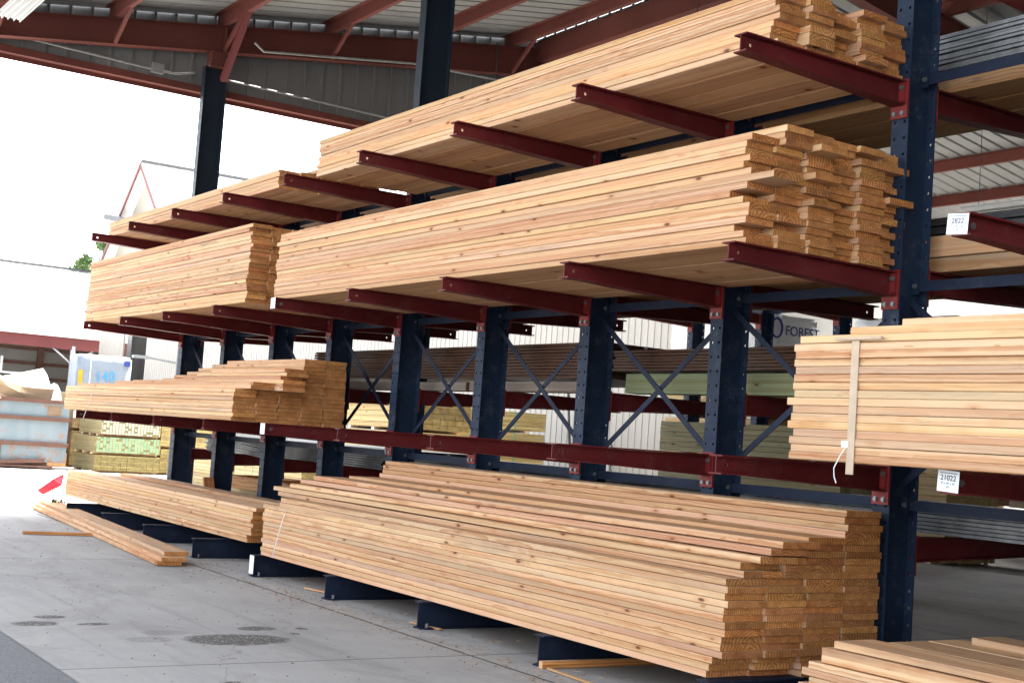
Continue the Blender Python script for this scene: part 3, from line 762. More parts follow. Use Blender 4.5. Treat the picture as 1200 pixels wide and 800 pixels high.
# the strapped bundle on the lower arms at right
bun = empty('lumber_bundle', (3.7, .5, Z1+.004), 'big strapped bundle of light tan boards on the lower arms at right', 'lumber bundle')
bl = [.0, .01, .0, .02, -.02, .0, .01, -.03, .02, .0, .01, .02, .0, .015, -.0, -.06]
for k in range(15):
    for ci in range(4):
        x0 = .68+bl[k]+(rnd.uniform(-.02, .02) if ci else 0)
        board(x0-3.7, 6.7-3.7, -.60+.29*ci+rnd.uniform(-.004, .004), k*.0379+.0003, .284, t=.0366, parent=bun, name='board', tone=rnd.choice([0, 0, 3, 3, 1]))
for (x0, k, y) in ((.70, 15, -.585), (1.00, 16, -.56), (.85, 15, -.28), (.9, 15, .02), (1.26, 17, -.50)):
    board(x0-3.7, 6.7-3.7, y, k*.0379+.003, .284, t=.0366, parent=bun, name='board', tone=0)
s0, s1 = 1.06-3.7, 1.105-3.7
MB().box(s0, s1, -.6095, -.6045, -.055, 15*.0379+.008).build('strap', MAT['strap'], bun)
MB().box(s0-.10, s1+.14, -.622, -.602, 15*.0379+.010, 15*.0379+.022).build('corner_lath', MAT['strap'], bun)
MB().tube([(s0+.0, -.612, .075), (s0-.02, -.63, .03), (s0-.045, -.64, -.03), (s0-.05, -.63, -.07), (s0-.04, -.625, -.10)], .0028, 6).box(s0-.03, s0+.01, -.615, -.606, .07, .10).build('strap_tail', MAT['paper'], bun)

def string(pts, label):
    tag(MB().tube(pts, .0035, 6).build('plastic_string', MAT['paper'], smooth=True), label, 'string')
string([(-11.3, -.06, 1.62), (-11.25, -.09, 1.5), (-11.35, -.10, 1.38), (-11.5, -.08, 1.30)], 'loose white strapping string dangling off the stepped stack at left')
string([(-5.55, .055, .62), (-5.56, .03, .5), (-5.6, .02, .36), (-5.62, .0, .22)], 'thin white string hanging down the far end of the big floor stack')

# ------------------------------------------------------------------ goods on the rear arms
def profiles(x0, x1, y0, y1, z0, n, dz, mat, label, name='steel_bundle', part='sheet', tags=True, group='metal bundles on the rear arms', sag=0):
    r = empty(name, ((x0+x1)/2, (y0+y1)/2, z0), label, 'metal bundle', group); xm = (x0+x1)/2
    for k in range(n):
        a, b = x0-xm+rnd.uniform(-.06, .06), x1-xm+rnd.uniform(-.05, .05)
        yy0, yy1 = y0-(y0+y1)/2+rnd.uniform(0, .03), y1-(y0+y1)/2
        mb = MB(); seg = 12
        prof = [(yy0, .0), (yy0, dz*.78), (yy0+.012, dz*.86), (yy0+.06, dz*.86), (yy1, dz*.86), (yy1, 0), (yy0+.03, 0), (yy0+.03, .0)]
        pts = []; m = len(prof)
        for i in range(seg+1):
            x = a+(b-a)*i/seg; s_ = -sag*(.5-.5*math.cos(2*math.pi*x/S+.3))
            pts += [(x, p[0], k*dz+p[1]+s_) for p in prof]
        fs = [tuple(range(m)), tuple(seg*m+j for j in range(m))[::-1]]
        for i in range(seg):
            for j in range(m): fs.append((i*m+j, (i+1)*m+j, (i+1)*m+(j+1)%m, i*m+(j+1)%m))
        mb.poly(pts, fs); mb.build(part, mat, r)
    if tags:
        for k in range(5):
            zz = rnd.uniform(.1, .9)*n*dz; yy = rnd.uniform(-.4, .4)*(y1-y0)
            MB().box(x1-xm+.055, x1-xm+.057, yy, yy+.035, zz, zz+.018).build('end_label', MAT['paper'], r)
    return r
YA, YBk = 1.72, 2.85
profiles(-12.0, -9.6, YA, YBk, 1.0, 7, .030, MAT['sheetsteel'], 'grey ribbed steel bundle low behind the far left columns', sag=.03)
profiles(-9.5, -6.9, YA, YBk, 1.0, 9, .024, MAT['darksteel'], 'dark steel bundle with white end labels low behind the left columns')
profiles(-6.8, -1.7, YA, YBk, 1.0, 7, .026, MAT['darksteel'], 'dark flat steel bundle low behind the middle columns')
profiles(-1.6, 5.5, YA, YBk, 1.015, 7, .024, MAT['sheetsteel'], 'grey steel sheet bundle low behind the right column', tags=False)
profiles(-8.9, -3.35, YA+.05, YBk, 1.96, 11, .028, MAT['bronze'], 'longer stack of brown metal channels behind the middle columns', name='channel_bundle', part='channel')
profiles(-3.2, 2.8, YA+.05, YBk, 2.02, 7, .024, MAT['bronze'], 'stack of brown metal channels on a green timber behind the right columns', name='channel_bundle', part='channel')
profiles(-.9, 5.6, YA, YBk, 3.885, 17, .0135, MAT['sheetsteel'], 'shiny galvanised sheet bundle on the top rear arms at right', tags=False)
profiles(-.8, 5.6, YA+.1, YBk, 2.84, 5, .028, MAT['darksteel'], 'dark steel bundle lying on boards behind the right column', tags=False)
def timber(x0, x1, y, z, w, t, label, mat, col, group='timbers on the rear arms'):
    o = board(x0, x1, y, z, w, t, label='='+label, group=group, mat=mat, name='timber', tone=3); o.color = (*col, 1); o['category'] = 'timber'; NB[0] -= 1
timber(-8.8, -5.4, 1.74, 1.835, .14, .085, 'grey weathered timber under the brown channels, left one of two', 'old', (.30, .26, .22))
timber(-5.3, -3.6, 1.72, 1.835, .14, .09, 'split grey weathered timber under the brown channels, right one of two', 'old', (.30, .26, .22))
timber(-2.95, 2.6, 1.72, 1.835, .14, .155, 'thick green treated timber behind the right columns', 'treated', (.20, .24, .14))
for n_, (x, lb) in enumerate(((-12.6, 'left'), (-6.4, 'middle'), (-.2, 'right'))):
    for c_ in range(3):
        timber(x, x+6.19, 1.72+.30*c_, 3.726, .285, .13 if c_ == 0 else .11, '%s long wooden beam, %s back, on the top rear arms' % (lb, ORD[c_+1]), 'wood', (.42, .25, .12))
        timber(x, x+6.19, 1.72+.36*c_, 2.606, .345, .09, '%s wide wooden beam, %s back, on the middle rear arms' % (lb, ORD[c_+1]), 'wood', (.40, .25, .13))
for n_, (x, lb) in enumerate(((-.6, 'left'),)):
    timber(x, 5.6, 1.70, 2.70, .05, .13, 'knotty pale board on edge under the dark steel at right', 'wood', (.60, .40, .24))

# ------------------------------------------------------------------ second rack behind
rack2 = empty('cantilever_rack', (-9.22, 9.2, 0), 'smaller looking blue and red rack standing far behind the right columns', 'lumber rack')
pc = None
for i in range(3):
    x = -1.6+i*1.55
    if pc is None: pc = column_mb(4.3, True).build('column', MAT['blue'], rack2); c = pc
    else: c = inst(pc, 'column', rack2, (0, 0, 0))
    c.location = (x, 0, 0)
pa = None
for i in range(3):
    for z in (1.3, 2.55, 3.55):
        if pa is None: pa = arm_mb().build('arm', MAT['red'], rack2); add = MB().box(-.055, .055, -.012, 0, -.225, .012).build('bracket', MAT['red_b'], pa); a = pa
        else: a = inst(pa, 'arm', rack2, (0, 0, 0))
        a.location = (-1.6+i*1.55, -.003, z)
for i in range(2):
    for z in (1.1, 2.5, 3.6): MB().box(.01, 1.54, .13, .145, z-.03, z+.03).build('strut', MAT['navy'], rack2, (-1.6+i*1.55, 0, 0))

# ------------------------------------------------------------------ packs of treated lumber and wrapped packs
def pack_y(x0, x1, y0, y1, z0, z1, rows, label, **k):
    cx_, cy_ = (x0+x1)/2, (y0+y1)/2; hx, hy = (x1-x0)/2, (y1-y0)/2
    r = pack(cx_-hy, cx_+hy, cy_-hx, cy_+hx, z0, z1, rows, label, **k); r.rotation_euler[2] = R(90); return r
def pack(x0, x1, y0, y1, z0, z1, rows, label, mat='treated', colr=(.50, .45, .24), end=None, strap=None, group='treated lumber packs on the ground', runners=True):
    r = empty('lumber_pack', ((x0+x1)/2, (y0+y1)/2, z0), label, 'lumber pack', group)
    xm, ym = (x0+x1)/2, (y0+y1)/2; h = z1-z0; g = .05 if runners else 0
    dz = (h-g)/rows; ncol = max(2, int((y1-y0)/.15)); dy = (y1-y0)/ncol
    for k in range(rows):
        mb = MB()
        for c in range(ncol):
            board_mb(x1-x0-rnd.uniform(0, .03), dy-.005, dz-.004, 0, 2, mb, (0, -(y1-y0)/2+dy*(c+.5), g+dz*(k+.5)))
        o = mb.build('board_layer', MAT[mat], r); j = rnd.uniform(.88, 1.1); o.color = (*[q*j for q in colr], 1)
    if end:
        MB().box((x1-x0)/2+.001, (x1-x0)/2+.004, -(y1-y0)/2+.02, (y1-y0)/2-.02, g+.004, h-.006).build('painted_ends', MAT[end], r)
    if runners:
        for f in (-.35, 0, .35): MB().box(f*(x1-x0)-.05, f*(x1-x0)+.05, -(y1-y0)/2, (y1-y0)/2, 0, g-.003).build('runner', MAT['old'], r)
    if strap:
        for f in (-.22, .25): MB().box(f*(x1-x0)-.012, f*(x1-x0)+.012, -(y1-y0)/2-.003, (y1-y0)/2+.003, g-.002, h+.003).build('strap', MAT[strap], r)
    return r
pack(-27.5, -25.7, 4.33, 5.88, 0, .41, 6, 'lowest plain pack of fence pickets beyond the left racks', colr=(.28, .25, .13))
pack(-27.5, -25.7, 4.31, 5.87, .42, .83, 8, 'middle pack of fence pickets with green painted ends', colr=(.31, .28, .15), end='tagendg')
pack(-27.45, -25.72, 4.42, 5.85, .84, 1.24, 7, 'topmost pack of fence pickets with white painted ends', colr=(.33, .30, .17), end='tagend')
pack(-27.6, -25.9, 5.95, 7.2, 0, .62, 8, 'lower plain pack beside the white ended fence pickets', colr=(.30, .27, .14), strap='strapgreen')
pack(-27.6, -25.9, 5.93, 7.2, .64, 1.26, 8, 'upper plain pack beside the white ended fence pickets', colr=(.36, .32, .18))
pack(-22.3, -19.4, 5.0, 6.2, 0, .64, 9, 'tan pack of treated boards seen between the two leftmost columns', colr=(.42, .36, .21))
pack(-18.9, -15.9, 5.0, 6.2, .0, .72, 9, 'tan pack with green strap seen left of the fourth column', colr=(.42, .36, .21), strap='strapgreen')
for n_, (z0_, z1_) in enumerate(((0, .60), (.61, 1.12), (1.13, 1.57), (1.58, 2.02))):
    pack_y(-19.5, -18.5, 8.75, 11.9, z0_, z1_, 4, '%s tan pack of the four stacked behind the middle cross braces' % ['lowest', 'second lowest', 'second highest', 'highest'][n_], colr=(.50, .43, .24), strap='strapgreen')
for n_, (z0_, z1_) in enumerate(((0, .75), (.76, 1.42), (1.43, 1.95))):
    pack(-16.8, -14.2, 6.1, 7.3, z0_, z1_, 5, '%s tan pack of the three stacked behind the left cross braces' % ['lowest', 'middle', 'highest'][n_], colr=(.44, .37, .20))
for n_, (z0_, z1_) in enumerate(((0, .7), (.71, 1.35), (1.36, 1.78))):
    pack(-7.6, -4.55, 6.0, 7.0, z0_, z1_, 6, '%s pale green pack of the three stacked behind the strapped bundle' % ['lowest', 'middle', 'highest'][n_], colr=(.40, .40, .26))

def wrapped(x0, x1, y0, y1, z0, z1, mat, label, writing=None):
    r = empty('wrapped_pack', ((x0+x1)/2, (y0+y1)/2, z0), label, 'wrapped pack'); hx, hy, h = (x1-x0)/2, (y1-y0)/2, z1-z0
    mb = MB(); n = 14; sec = []
    prof = []
    for (a, b) in ((-1, 0), (1, 0), (1, 1), (-1, 1)): prof.append((a, b))
    # rounded, slightly crumpled wrap
    bm = bmesh.new(); bmesh.ops.create_cube(bm, size=1)
    bmesh.ops.scale(bm, vec=(2*hx, 2*hy, h), verts=bm.verts); bmesh.ops.translate(bm, vec=(0, 0, h/2), verts=bm.verts)
    bmesh.ops.bevel(bm, geom=bm.edges[:], offset=.05, segments=2, affect='EDGES')
    bmesh.ops.subdivide_edges(bm, edges=[e for e in bm.edges if e.calc_length() > .3], cuts=6, use_grid_fill=True)
    q = random.Random(3)
    for v in bm.verts:
        if .02 < v.co.z: v.co += Vector((q.uniform(-.009, .009), q.uniform(-.009, .009), q.uniform(-.009, .004)))
    me = bpy.data.meshes.new('wrap'); bm.to_mesh(me); bm.free(); me.materials.append(mat); me.shade_smooth()
    o = bpy.data.objects.new('wrap', me); COL.objects.link(o); o.parent = r
    MB().box(-hx-.006, hx+.006, -hy*.55, -hy*.55+.02, .0, h+.004).build('strap', MAT['paper'], r)
    return r
p = wrapped(-28.8, -28.0, 4.40, 5.75, 1.85, 2.80, MAT['tarp'], 'light blue wrapped pack with handwritten 140 above the left stack')
text_mesh('writing', '140', .34, MAT['bluetext'], p, (.414, .02, .42), (R(90), R(-6), R(90)), .003)
MB().box(.412, .416, .46, .62, .72, .86).build('blue_label', MAT['navytext'], p)
MB().box(.409, .413, -.66, -.54, .20, .55).build('yellow_tape', MAT['yellow'], p)
pack(-30.4, -28.0, 4.4, 5.8, .0, .9, 8, 'lower dark stack under the light blue wrapped pack', colr=(.30, .26, .16))
pack(-30.4, -28.0, 4.4, 5.8, .91, 1.84, 8, 'upper dark stack directly under the light blue wrapped pack', colr=(.34, .28, .18))
p = wrapped(-12.2, -9.8, 9.95, 11.03, 3.00, 3.68, MAT['wrapwhite'], 'white wrapped pack printed FOREST behind the right columns')
text_mesh('writing', 'FOREST', .22, MAT['navytext'], p, (1.208, .17, .43), (R(90), 0, R(90)), .003)
mb = MB(); pts = [(1.208, -.40+.12*math.cos(t*math.pi/12), .46+.15*math.sin(t*math.pi/12)) for t in range(25)]
mb.tube(pts, .018, 6); mb.build('emblem', MAT['navytext'], p)
MB().box(1.203, 1.209, -.5, .5, .03, .08).build('red_stripe', MAT['fascia'], p)
for n_, z_ in enumerate((.0, 1.0, 2.0)):
    pack(-12.2, -9.8, 9.95, 11.03, z_, z_+.99, 8, '%s tan pack under the white wrapped pack printed FOREST' % ['lowest', 'middle', 'highest'][n_], colr=(.4, .33, .19))
wrapped(-9.6, -7.6, 11.6, 12.8, 2.9, 3.75, MAT['wrapwhite'], 'plain white wrapped pack right of the one printed FOREST')
for n_, z_ in enumerate((.0, 1.45)):
    pack(-9.6, -7.6, 11.6, 12.8, z_, z_+1.44, 10, '%s tan pack under the plain white wrapped pack' % ['lower', 'upper'][n_], colr=(.4, .33, .19))
for n_, (xa, xb) in enumerate(((-13.5, -9.4), (-9.0, -4.8), (-4.4, -.4))):  # added dark piles that darken the floor behind the right column
    for m_, (za, zb_) in enumerate(((0, .8), (.81, 1.6))):
        pack(xa, xb, 15.0, 16.2, za, zb_, 9, '%s added dark shade pack, %s of the three far piles behind the right column' % (['lower', 'upper'][m_], ['leftmost', 'middle', 'rightmost'][n_]), mat='old', colr=(.12, .10, .08))
# plywood sheets and block beyond the dumpster
pl = empty('plywood_stack', (-28.4, 4.05, 0), 'orange plywood sheets standing upright between dumpster and fence pickets', 'plywood')
for k in range(4): MB().box(-.6, .6, -.14+k*.06, -.14+k*.06+.05, .36, 1.42).build('plywood_sheet', MAT['osb'], pl)
bl_ = tag(MB().box(-28.9, -27.7, 3.8, 4.25, 0, .35).build('timber_block', MAT['osb'], bevel=.01), 'brown timber block under the orange plywood', 'timber block')

# crates between rear arms
def crate(x, y, z, rz, label, w=1.1, d=.8, h=.19):
    r = empty('open_crate', (x, y, z), label, 'crate', 'crate frames under the rear arms', rz)
    for s in (-1, 1):
        MB().box(-w/2, w/2, s*d/2-.012, s*d/2+.012, 0, h).build('long_side', MAT['wood'], r).color = (.55, .33, .16, 1)
        MB().box(s*w/2-.012-.012*s, s*w/2+.012-.012*s, -d/2+.013, d/2-.013, 0, h).build('short_side', MAT['wood'], r).color = (.55, .33, .16, 1)
    MB().box(-w/2+.02, w/2-.02, -.03, .03, .002, .02).build('cross_slat', MAT['wood'], r).color = (.55, .33, .16, 1)
pk = pack(-12.6, -8.4, 2.3, 3.1, .0, .50, 6, 'pale tan pack on the floor behind the second and third column', colr=(.42, .36, .21))
crate(-11.6, 2.5, .74, R(6), 'small wooden crate frame behind the second column', h=.16)
crate(-10.0, 2.5, .74, R(-14), 'small tilted wooden crate frame behind the third column', h=.16)
for o in bpy.data.objects:
    if o.name.startswith('open_crate'): o.location.z = .505
o = board(-.36, .36, -.06, 0, .14, t=.036, label='=short plank leaning against the second column', mat='wood', name='leaning_plank', tone=2)
o.location = (-10.22, 1.19, .35); o.rotation_euler = (0, R(68), R(8)); o['category'] = 'plank'
# pallet at right behind
def pallet(x, y, label):
    r = empty('pallet', (x, y, 0), label, 'pallet', rz=R(12))
    for k in range(9): MB().box(-.7, .7, -.6+k*.14, -.6+k*.14+.095, .30, .322).build('deck_board', MAT['treated'], r).color = (.52, .50, .34, 1)
    for yy in (-.55, 0, .5): MB().box(-.7, .7, yy, yy+.05, .20, .299).build('stringer', MAT['old'], r)
    for xx in (-.6, .55):
        for yy in (-.52, .5): MB().tube([(xx, yy, 0), (xx, yy, .2)], .035, 8).build('foot', MAT['rust'], r)
pallet(-7.2, 12.6, 'pale pallet on short rusty feet far behind the right column')
tag(MB().tube([(-8.35, 2.1, .17), (-7.6, 2.0, .17)], [.16, .14], 14).build('log', MAT['greenmulch'], smooth=True), 'mossy round log lying behind the fourth column', 'log')
# dark steel tubes on the rear base legs
for k in range(2):
    tag(MB().box(-1.5, 6, 1.75+k*.20, 1.90+k*.20, Z0+.002, Z0+.10).build('steel_channel', MAT['darksteel'], bevel=.004), '%s dark steel channel lying low behind the right column' % ['front', 'rear'][k], 'steel channel', 'low steel channels')

# ------------------------------------------------------------------ the yard beyond
wall = empty('ribbed_building', (-35, 13, 0), 'long white ribbed metal building behind the racks', 'building')
mb = MB(); x = -55.7
H = 6.6
while x < -14.1:
    if not (-52.2 < x+.15 < -49.0):
        mb.box(x, x+.205, 13.0, 13.06, 0, H); mb.box(x+.205, x+.22, 12.988, 13.06, 0, H)
    else: mb.box(x, x+.22, 13.0, 13.06, 5.2, H)
    x += .22
o = mb.build('wall', MAT['whitewall'], wall); o.location = (35, -13, 0)
MB().box(-55.7+35, -14.0+35, .0605, 12, H, H+.2).build('roof', MAT['whiteroof'], wall)
MB().box(-52.3+35, -48.9+35, .5, .6, 0, 5.2).build('dark_doorway_panel', MAT['black'], wall)  # black panel paints the dark inside of the open doorway
MB().box(-51.6+35, -51.0+35, -.02, .1, 0, 5.2).build('door_edge', MAT['darksteel'], wall)
MB().box(-14.05+35, -14.0+35, 0, 12, 0, H).build('end_wall', MAT['whitewall'], wall)
tag(MB().tube([(-17.6, 12.9, 0), (-17.6, 12.9, 1.5)], .11, 12).build('white_pipe', MAT['paper']), 'short white pipe standing in front of the ribbed building', 'pipe')
tag(MB().tube([(-18.3, 12.6, 0), (-18.9, 12.7, 2.9)], .03, 8).build('thin_pole', MAT['darksteel']), 'thin dark pole leaning near the white pipe', 'pole')
lamp = empty('wall_lamp', (-45.4, 12.98, 3.5), 'grey bracket lamp sticking out of the ribbed building', 'lamp')
MB().tube([(0, 0, 0), (.0, -1.1, .12)], .04, 8).build('lamp_arm', MAT['galv'], lamp)
MB().box(-.12, .12, -1.7, -1.05, .05, .17).build('lamp_head', MAT['galv'], lamp, bevel=.02)

shed = empty('open_shed', (-58, 10, 0), 'open fronted shed with white roof and red fascia at the left', 'building')
y0, y1 = -24.0, 6.6            # relative y
MB().box(-.15, 0, y0, y1, 4.18, 4.72).build('fascia', MAT['fascia'], shed)
MB().box(-.1, .28, y0, y1, 4.725, 4.98).build('gutter', MAT['whiteroof'], shed)
mb = MB(); y = y0
while y < y1:
    mb.poly([(.25, y, 5.05), (.25, y+.55, 5.05), (-9, y+.55, 8.75), (-9, y, 8.75), (.25, y, 5.01), (.25, y+.55, 5.01), (-9, y+.55, 8.71), (-9, y, 8.71)], [(0,1,2,3),(7,6,5,4),(0,4,5,1),(1,5,6,2),(2,6,7,3),(3,7,4,0)])
    mb.bar((.26, y+.58, 5.07), (-9, y+.58, 8.77), .06, .07); y += .6
mb.build('roof', MAT['whiteroof'], shed)
MB().bar((-9.05, y0, 8.85), (-9.05, y1, 8.85), .3, .12).build('ridge_cap', MAT['darksteel'], shed)
MB().box(-8.1, -8.0, y0, y1, 0, 7.6).build('back_wall', MAT['shedwall'], shed)
for zz in (.55, 1.30, 2.05, 2.80, 3.55, 4.30): MB().box(-8.0, -7.85, y0, y1, zz, zz+.16).build('girt', MAT['rust'], shed)
for k in range(8): MB().box(-7.99, -7.75, y1-3.75-2.6*k, y1-3.45-2.6*k, 0, 7.4).build('stud', MAT['rust'], shed)
MB().box(-8, -.2, y1-.1, y1, 0, 5.2).build('side_wall', MAT['shedwall'], shed)
MB().box(-8, -.2, y0, y0+.1, 0, 5.2).build('side_wall', MAT['shedwall'], shed)
for yy in (2.5, -6.5, -15.5):
    pst = MB().tube([(-.1, yy, 0), (-.1, yy, 4.35)], .13, 12).build('post', MAT['galv'], shed)
    for s in (-1, 1): MB().tube([(-.1, yy, 3.5), (-.1, yy+s*1.1, 4.34)], .045, 8).build('post_brace', MAT['galv'], pst)

dm = empty('dumpster', (-27, .75, 0), 'rusty pale blue dumpster full of white and cardboard rubbish', 'dumpster')
mb = MB()
L_, Wd, H_ = 3.0, 1.0, 1.56
mb.box(Wd-.05, Wd, -L_-.0, L_, .16, H_).box(-Wd, -Wd+.05, -L_, L_, .16, H_).box(-Wd+.05, Wd-.05, -L_, -L_+.05, .16, H_).box(-Wd+.05, Wd-.05, L_-.05, L_, .16, H_).box(-Wd+.05, Wd-.05, -L_+.05, L_-.05, .16, .22)
mb.build('body', MAT['skip'], dm)
for z_ in (.52, 1.10, 1.50):
    MB().box(Wd+.001, Wd+.07, -L_, L_, z_, z_+.09).box(-Wd+.0, Wd, L_+.001, L_+.05, z_, z_+.09).build('rail', MAT['rust'], dm)
for y_ in (-2.0, -.3, 1.45): MB().box(Wd+.002, Wd+.06, y_, y_+.09, .12, .519).build('stake', MAT['rust'], dm)
MB().bar((Wd+.1, 1.2, .12), (Wd+.1, 2.5, .20), .08, .08).bar((Wd+.08, .6, .06), (Wd+.08, 2.7, .06), .10, .05).build('hook_bar', MAT['rust'], dm)
for y_ in (-1.4, 2.2): MB().tube([(-Wd+.1, y_, .09), (Wd+.02, y_, .09)], .09, 14).build('roller', MAT['black'], dm)
MB().box(-Wd+.1, Wd-.02, -2.6, 2.6, .06, .158).build('skid_frame', MAT['rust'], dm)
MB().box(Wd+.0005, Wd+.003, 2.50, 2.82, 1.22, 1.46).build('faded_sign', MAT['cardboard'], dm)
# rubbish: bent sheets
def bent(x, y, z, sx, sy, rx, ry, rz, mat, name, label):
    mb = MB(); n = 5; q = random.Random(int(1000*(x+y+99)))
    def hgt(i, j): return .12*math.sin(i*1.2+q.random()*.6)+.10*math.cos(j*1.5)+q.uniform(-.02, .02)
    g = [[hgt(i, j) for j in range(n)] for i in range(n)]; pts = []
    for t in (0, .015):
        for i in range(n):
            for j in range(n): pts.append((-sx/2+sx*i/(n-1), -sy/2+sy*j/(n-1), g[i][j]+t))
    fs = []; m = n*n
    for i in range(n-1):
        for j in range(n-1):
            a = i*n+j; fs += [(a, a+n, a+n+1, a+1), (m+a, m+a+1, m+a+n+1, m+a+n)]
    for i in range(n-1):
        fs += [(i*n, m+i*n, m+(i+1)*n, (i+1)*n), (i*n+n-1, (i+1)*n+n-1, m+(i+1)*n+n-1, m+i*n+n-1), (i, i+1, m+i+1, m+i), ((n-1)*n+i, m+(n-1)*n+i, m+(n-1)*n+i+1, (n-1)*n+i+1)]
    mb.poly(pts, fs); o = mb.build(name, mat, None, (x, y, z)); o.rotation_euler = (R(rx), R(ry), R(rz))
    return tag(o, label, 'rubbish')
bent(-26.9, 2.55, 1.70, 1.5, 1.9, 7, 34, 5, MAT['whitejunk'], 'foam_sheet', 'large white sheet heaped in the dumpster near its right end')
bent(-27.0, 1.1, 1.66, 1.5, 1.6, -4, 30, 12, MAT['whitejunk'], 'foam_sheet', 'white sheet lying in the dumpster nearer its left end')
bent(-26.8, 3.25, 1.60, 1.3, .9, 2, 22, 0, MAT['whitejunk'], 'foam_sheet', 'small white sheet in the right corner of the dumpster')
bent(-26.15, 2.65, 1.72, .5, 1.5, -16, 60, 4, MAT['cardboard'], 'cardboard_sheet', 'folded brown cardboard leaning out of the dumpster')

fl = empty('forklift', (-30.6, 3.05, 0), 'yellow forklift half hidden behind the dumpster', 'forklift')
MB().box(-.95, .95, -.55, .55, .28, 1.05).build('body', MAT['yellow'], fl, bevel=.05)
MB().box(-1.35, -.951, -.52, .52, .35, 1.25).build('counterweight', MAT['black'], fl, bevel=.06)
for (x_, y_) in ((-.9, -.5), (.7, -.5), (-.9, .5), (.7, .5)): pass
MB().box(-.75, .85, -.58, .58, 2.10, 2.20).build('roof_guard', MAT['black'], fl, bevel=.02)
MB().box(-.75, .85, -.57, .57, 2.203, 2.25).build('roof_sheet', MAT['whiteroof'], fl)
for y_ in (-.5, .5):
    for (a, b) in (((.8, y_, 1.0), (.62, y_, 2.1)), ((-.7, y_, 1.2), (-.65, y_, 2.1))): MB().bar(a, b, .075, .10).build('guard_post', MAT['yellow'], fl)
    MB().bar((1.05, y_*.6, .1), (1.05, y_*.6, 2.0), .08, .10).build('mast_rail', MAT['darksteel'], fl)
    MB().box(1.12, 2.1, y_*.5-.05, y_*.5+.05, .06, .10).build('fork', MAT['darksteel'], fl)
    for x_ in (-.85, .62):
        MB().tube([(x_, y_*1.0-.10, .32), (x_, y_*1.0+.10, .32)], .32, 20).build('wheel', MAT['black'], fl)
MB().box(-.45, .0, -.25, .25, 1.051, 1.2).box(-.5, -.38, -.25, .25, 1.2, 1.65).build('seat', MAT['black'], fl, bevel=.03)
tag(MB().tube([(-57.4, 9.2, 0), (-57.4, 9.2, 3.6)], .06, 10).build('pipe_post', MAT['galv']), 'slim grey pole standing beside the shed post', 'pole')

# house with gable
hs = empty('gabled_house', (-64, 17.35, .3), 'white house with a steep red trimmed gable beyond the left racks', 'house')
def house():
    w, ap, ev, d = 5.4, 14.2, 9.9, 26
    MB().extr([(-w, 0), (w, 0), (w, ev), (0, ap-.2), (-w, ev)], 0, d, 'y').build('wall', MAT['cream'], hs)
    mb = MB()
    for s in (-1, 1):
        mb.poly([(0, -.6, ap), (s*(w+.45), -.6, ev-.75), (s*(w+.45), d+.3, ev-.75), (0, d+.3, ap), (0, -.6, ap+.15), (s*(w+.45), -.6, ev-.6), (s*(w+.45), d+.3, ev-.6), (0, d+.3, ap+.15)], [(0,1,2,3),(7,6,5,4),(0,4,5,1),(1,5,6,2),(2,6,7,3),(3,7,4,0)])
    mb.build('roof', MAT['whiteroof'], hs)
    MB().bar((0, -.6, ap+.2), (0, d+.3, ap+.2), .35, .12).build('ridge_cap', MAT['darksteel'], hs)
    for s in (-1, 1): MB().bar((0, -.64, ap+.02), (s*(w+.45), -.64, ev-.73), .06, .24).build('barge_board', MAT['fascia'], hs)
    f = MB().box(-.5, .5, -.05, -.001, 5.2, 6.6).build('window_frame', MAT['whiteroof'], hs)
    MB().box(-.42, .42, -.06, -.051, 5.28, 6.52).build('pane', MAT['glass'], f)
    MB().bar((-4.2, -.85, 11.8), (-.3, -.85, 11.15), .5, .30).build('satellite_bracket', MAT['darksteel'], hs)
house()
tag(MB().tube([(-70, -20+4*i, 12.6+.012*(i-6)**2) for i in range(12)], .02, 6).build('power_line', MAT['darksteel']), 'thin power line crossing the white sky at left', 'power line')

def tree(x, y, h, r, label, n=1500, seed=1):
    q = random.Random(seed); t = empty('leafy_tree', (x, y, 0), label, 'tree', 'trees beyond the shed')
    tr = MB().tube([(0, 0, 0), (.1, .05, h*.35), (0, .1, h*.6), (.05, 0, h*.88)], [.28, .22, .14, .04], 8)
    cl = []
    for k in range(16):
        a = q.random()*6.28; rr = r*(.25+.75*q.random()); z = h*(.45+.55*q.random())
        k_ = 1-abs(z/h-.65)*1.3; c = Vector((math.cos(a)*rr*k_, math.sin(a)*rr*k_, z)); cl.append((c, r*q.uniform(.25, .5)))
        tr.tube([(0, .05, h*.4), tuple(c*.6+Vector((0, 0, h*.2))), tuple(c)], [.09, .05, .02], 6)
    tr.build('trunk', MAT['bark'], t)
    lf = MB()
    for k in range(n):
        c, s = q.choice(cl); d = Vector((q.gauss(0, 1), q.gauss(0, 1), q.gauss(0, .8))); d = d.normalized()*s*q.random()**.4
        p_ = c+d; u = Vector((q.gauss(0, 1), q.gauss(0, 1), q.gauss(0, 1))).normalized(); v = u.orthogonal().normalized(); e = q.uniform(.12, .26)
        lf.poly([p_-u*e, p_+v*e*.5, p_+u*e, p_-v*e*.5], [(0, 1, 2, 3)])
    lf.build('crown', MAT['leaf'], t)
tree(-78, 17.9, 10.35, 1.3, 'leafy tree top peeking over the white shed roof', seed=4)
tree(-80, 19.6, 12.7, 1.7, 'leafy tree showing beside the house gable, right of the other tree', seed=9)

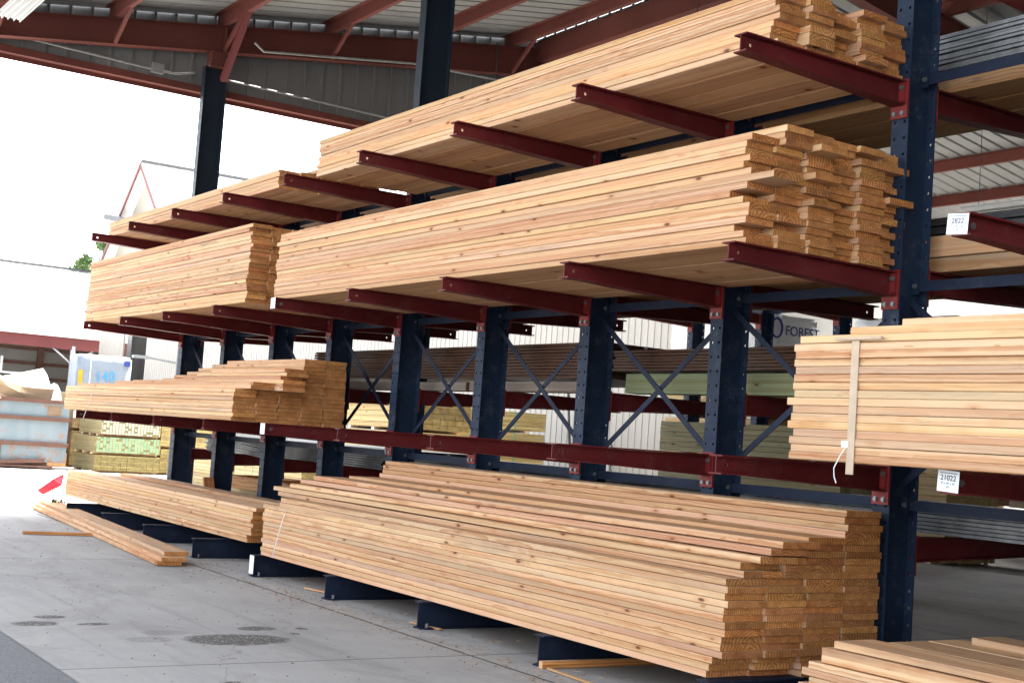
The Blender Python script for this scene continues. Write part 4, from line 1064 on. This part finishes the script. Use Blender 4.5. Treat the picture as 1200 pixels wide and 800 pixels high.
# red flagging at the far end of the floor stack, a weed, wood chips
fg = MB(); fg.poly([(0, 0, 0), (.03, -.15, -.08), (.0, -.34, -.24), (-.03, -.25, -.30), (.04, -.03, -.16), (.006, 0, 0), (.036, -.15, -.08), (.006, -.34, -.24), (-.024, -.25, -.30), (.046, -.03, -.16)],
                   [(0,1,2,3,4), (9,8,7,6,5), (0,5,6,1), (1,6,7,2), (2,7,8,3), (3,8,9,4), (4,9,5,0)])
tag(fg.build('red_flag', MAT['pink'], None, (-13.27, .24, .52)), 'bright red flag hanging off the far left floor stack', 'flag')
wd = MB(); q = random.Random(5)
for k in range(60):
    a = q.random()*6.28; L = q.uniform(.06, .22); tz = q.uniform(.05, .22); bx, by = q.uniform(-.1, .1), q.uniform(-.1, .1)
    tip = Vector((bx+math.cos(a)*L*.6, by+math.sin(a)*L*.6, tz)); m_ = Vector((bx+math.cos(a)*L*.3, by+math.sin(a)*L*.3, tz*.7)); s_ = Vector((-math.sin(a), math.cos(a), 0))*.014
    wd.poly([Vector((bx, by, 0)), m_-s_, tip, m_+s_], [(0, 1, 2, 3)])
tag(wd.build('weed', MAT['leaf'], None, (-13.2, .16, .006)), 'small green weed at the far end of the floor stack', 'plant')
ch = MB(); q = random.Random(11)
def chip(x, y, L, w, z=.006):
    a = q.random()*3.14; c, s = math.cos(a), math.sin(a)
    M_ = Matrix.Translation((x, y, z)) @ Matrix.Rotation(a, 4, 'Z')
    ch.box(-L/2, L/2, -w/2, w/2, 0, q.uniform(.002, .006), M_)
for k in range(900):
    x = q.uniform(-12, 1.5); y = -.15+abs(q.gauss(0, .28))*q.choice((-.5, 1, 1)); chip(x, y, q.uniform(.004, .03), q.uniform(.003, .008))
for k in range(400): chip(q.uniform(-12, 2), q.uniform(-2.8, 0), q.uniform(.004, .016), q.uniform(.003, .008))
o = ch.build('wood_chips', MAT['wood']); o.color = (.42, .32, .22, 1); tag(o, 'wood chips and splinters scattered on the concrete', 'wood chips', kind='stuff')
ang = 0
for n_, (x, y, L, lb) in enumerate(((-3.05, .1, .35, 'pale splintered scrap near the joint in the concrete'), (-1.1, -.02, .5, 'thin tan scrap in front of the big floor stack'), (-5.0, .15, .3, 'thin dark scrap between the first two base legs'))):
    o = board(-L/2, L/2, -.02, 0, .028, t=.012, label='='+lb, mat='wood', name='wood_scrap', tone=2, group='wood scraps under the floor stack'); o.location = (x, y, .016); o.rotation_euler[2] = R((8, -4, 12)[n_]); o['category'] = 'scrap'
sc = board(-.65, .65, -.02, 0, .04, t=.045, label='=orange wood strip lying along the fourth base leg', mat='wood', name='wood_strip', tone=2); sc.location = (cx(8)+.10, .62, .03); sc.rotation_euler[2] = R(88); sc['category'] = 'wood strip'
print('loose boards', NB[0], 'stuff', len(STUFF))
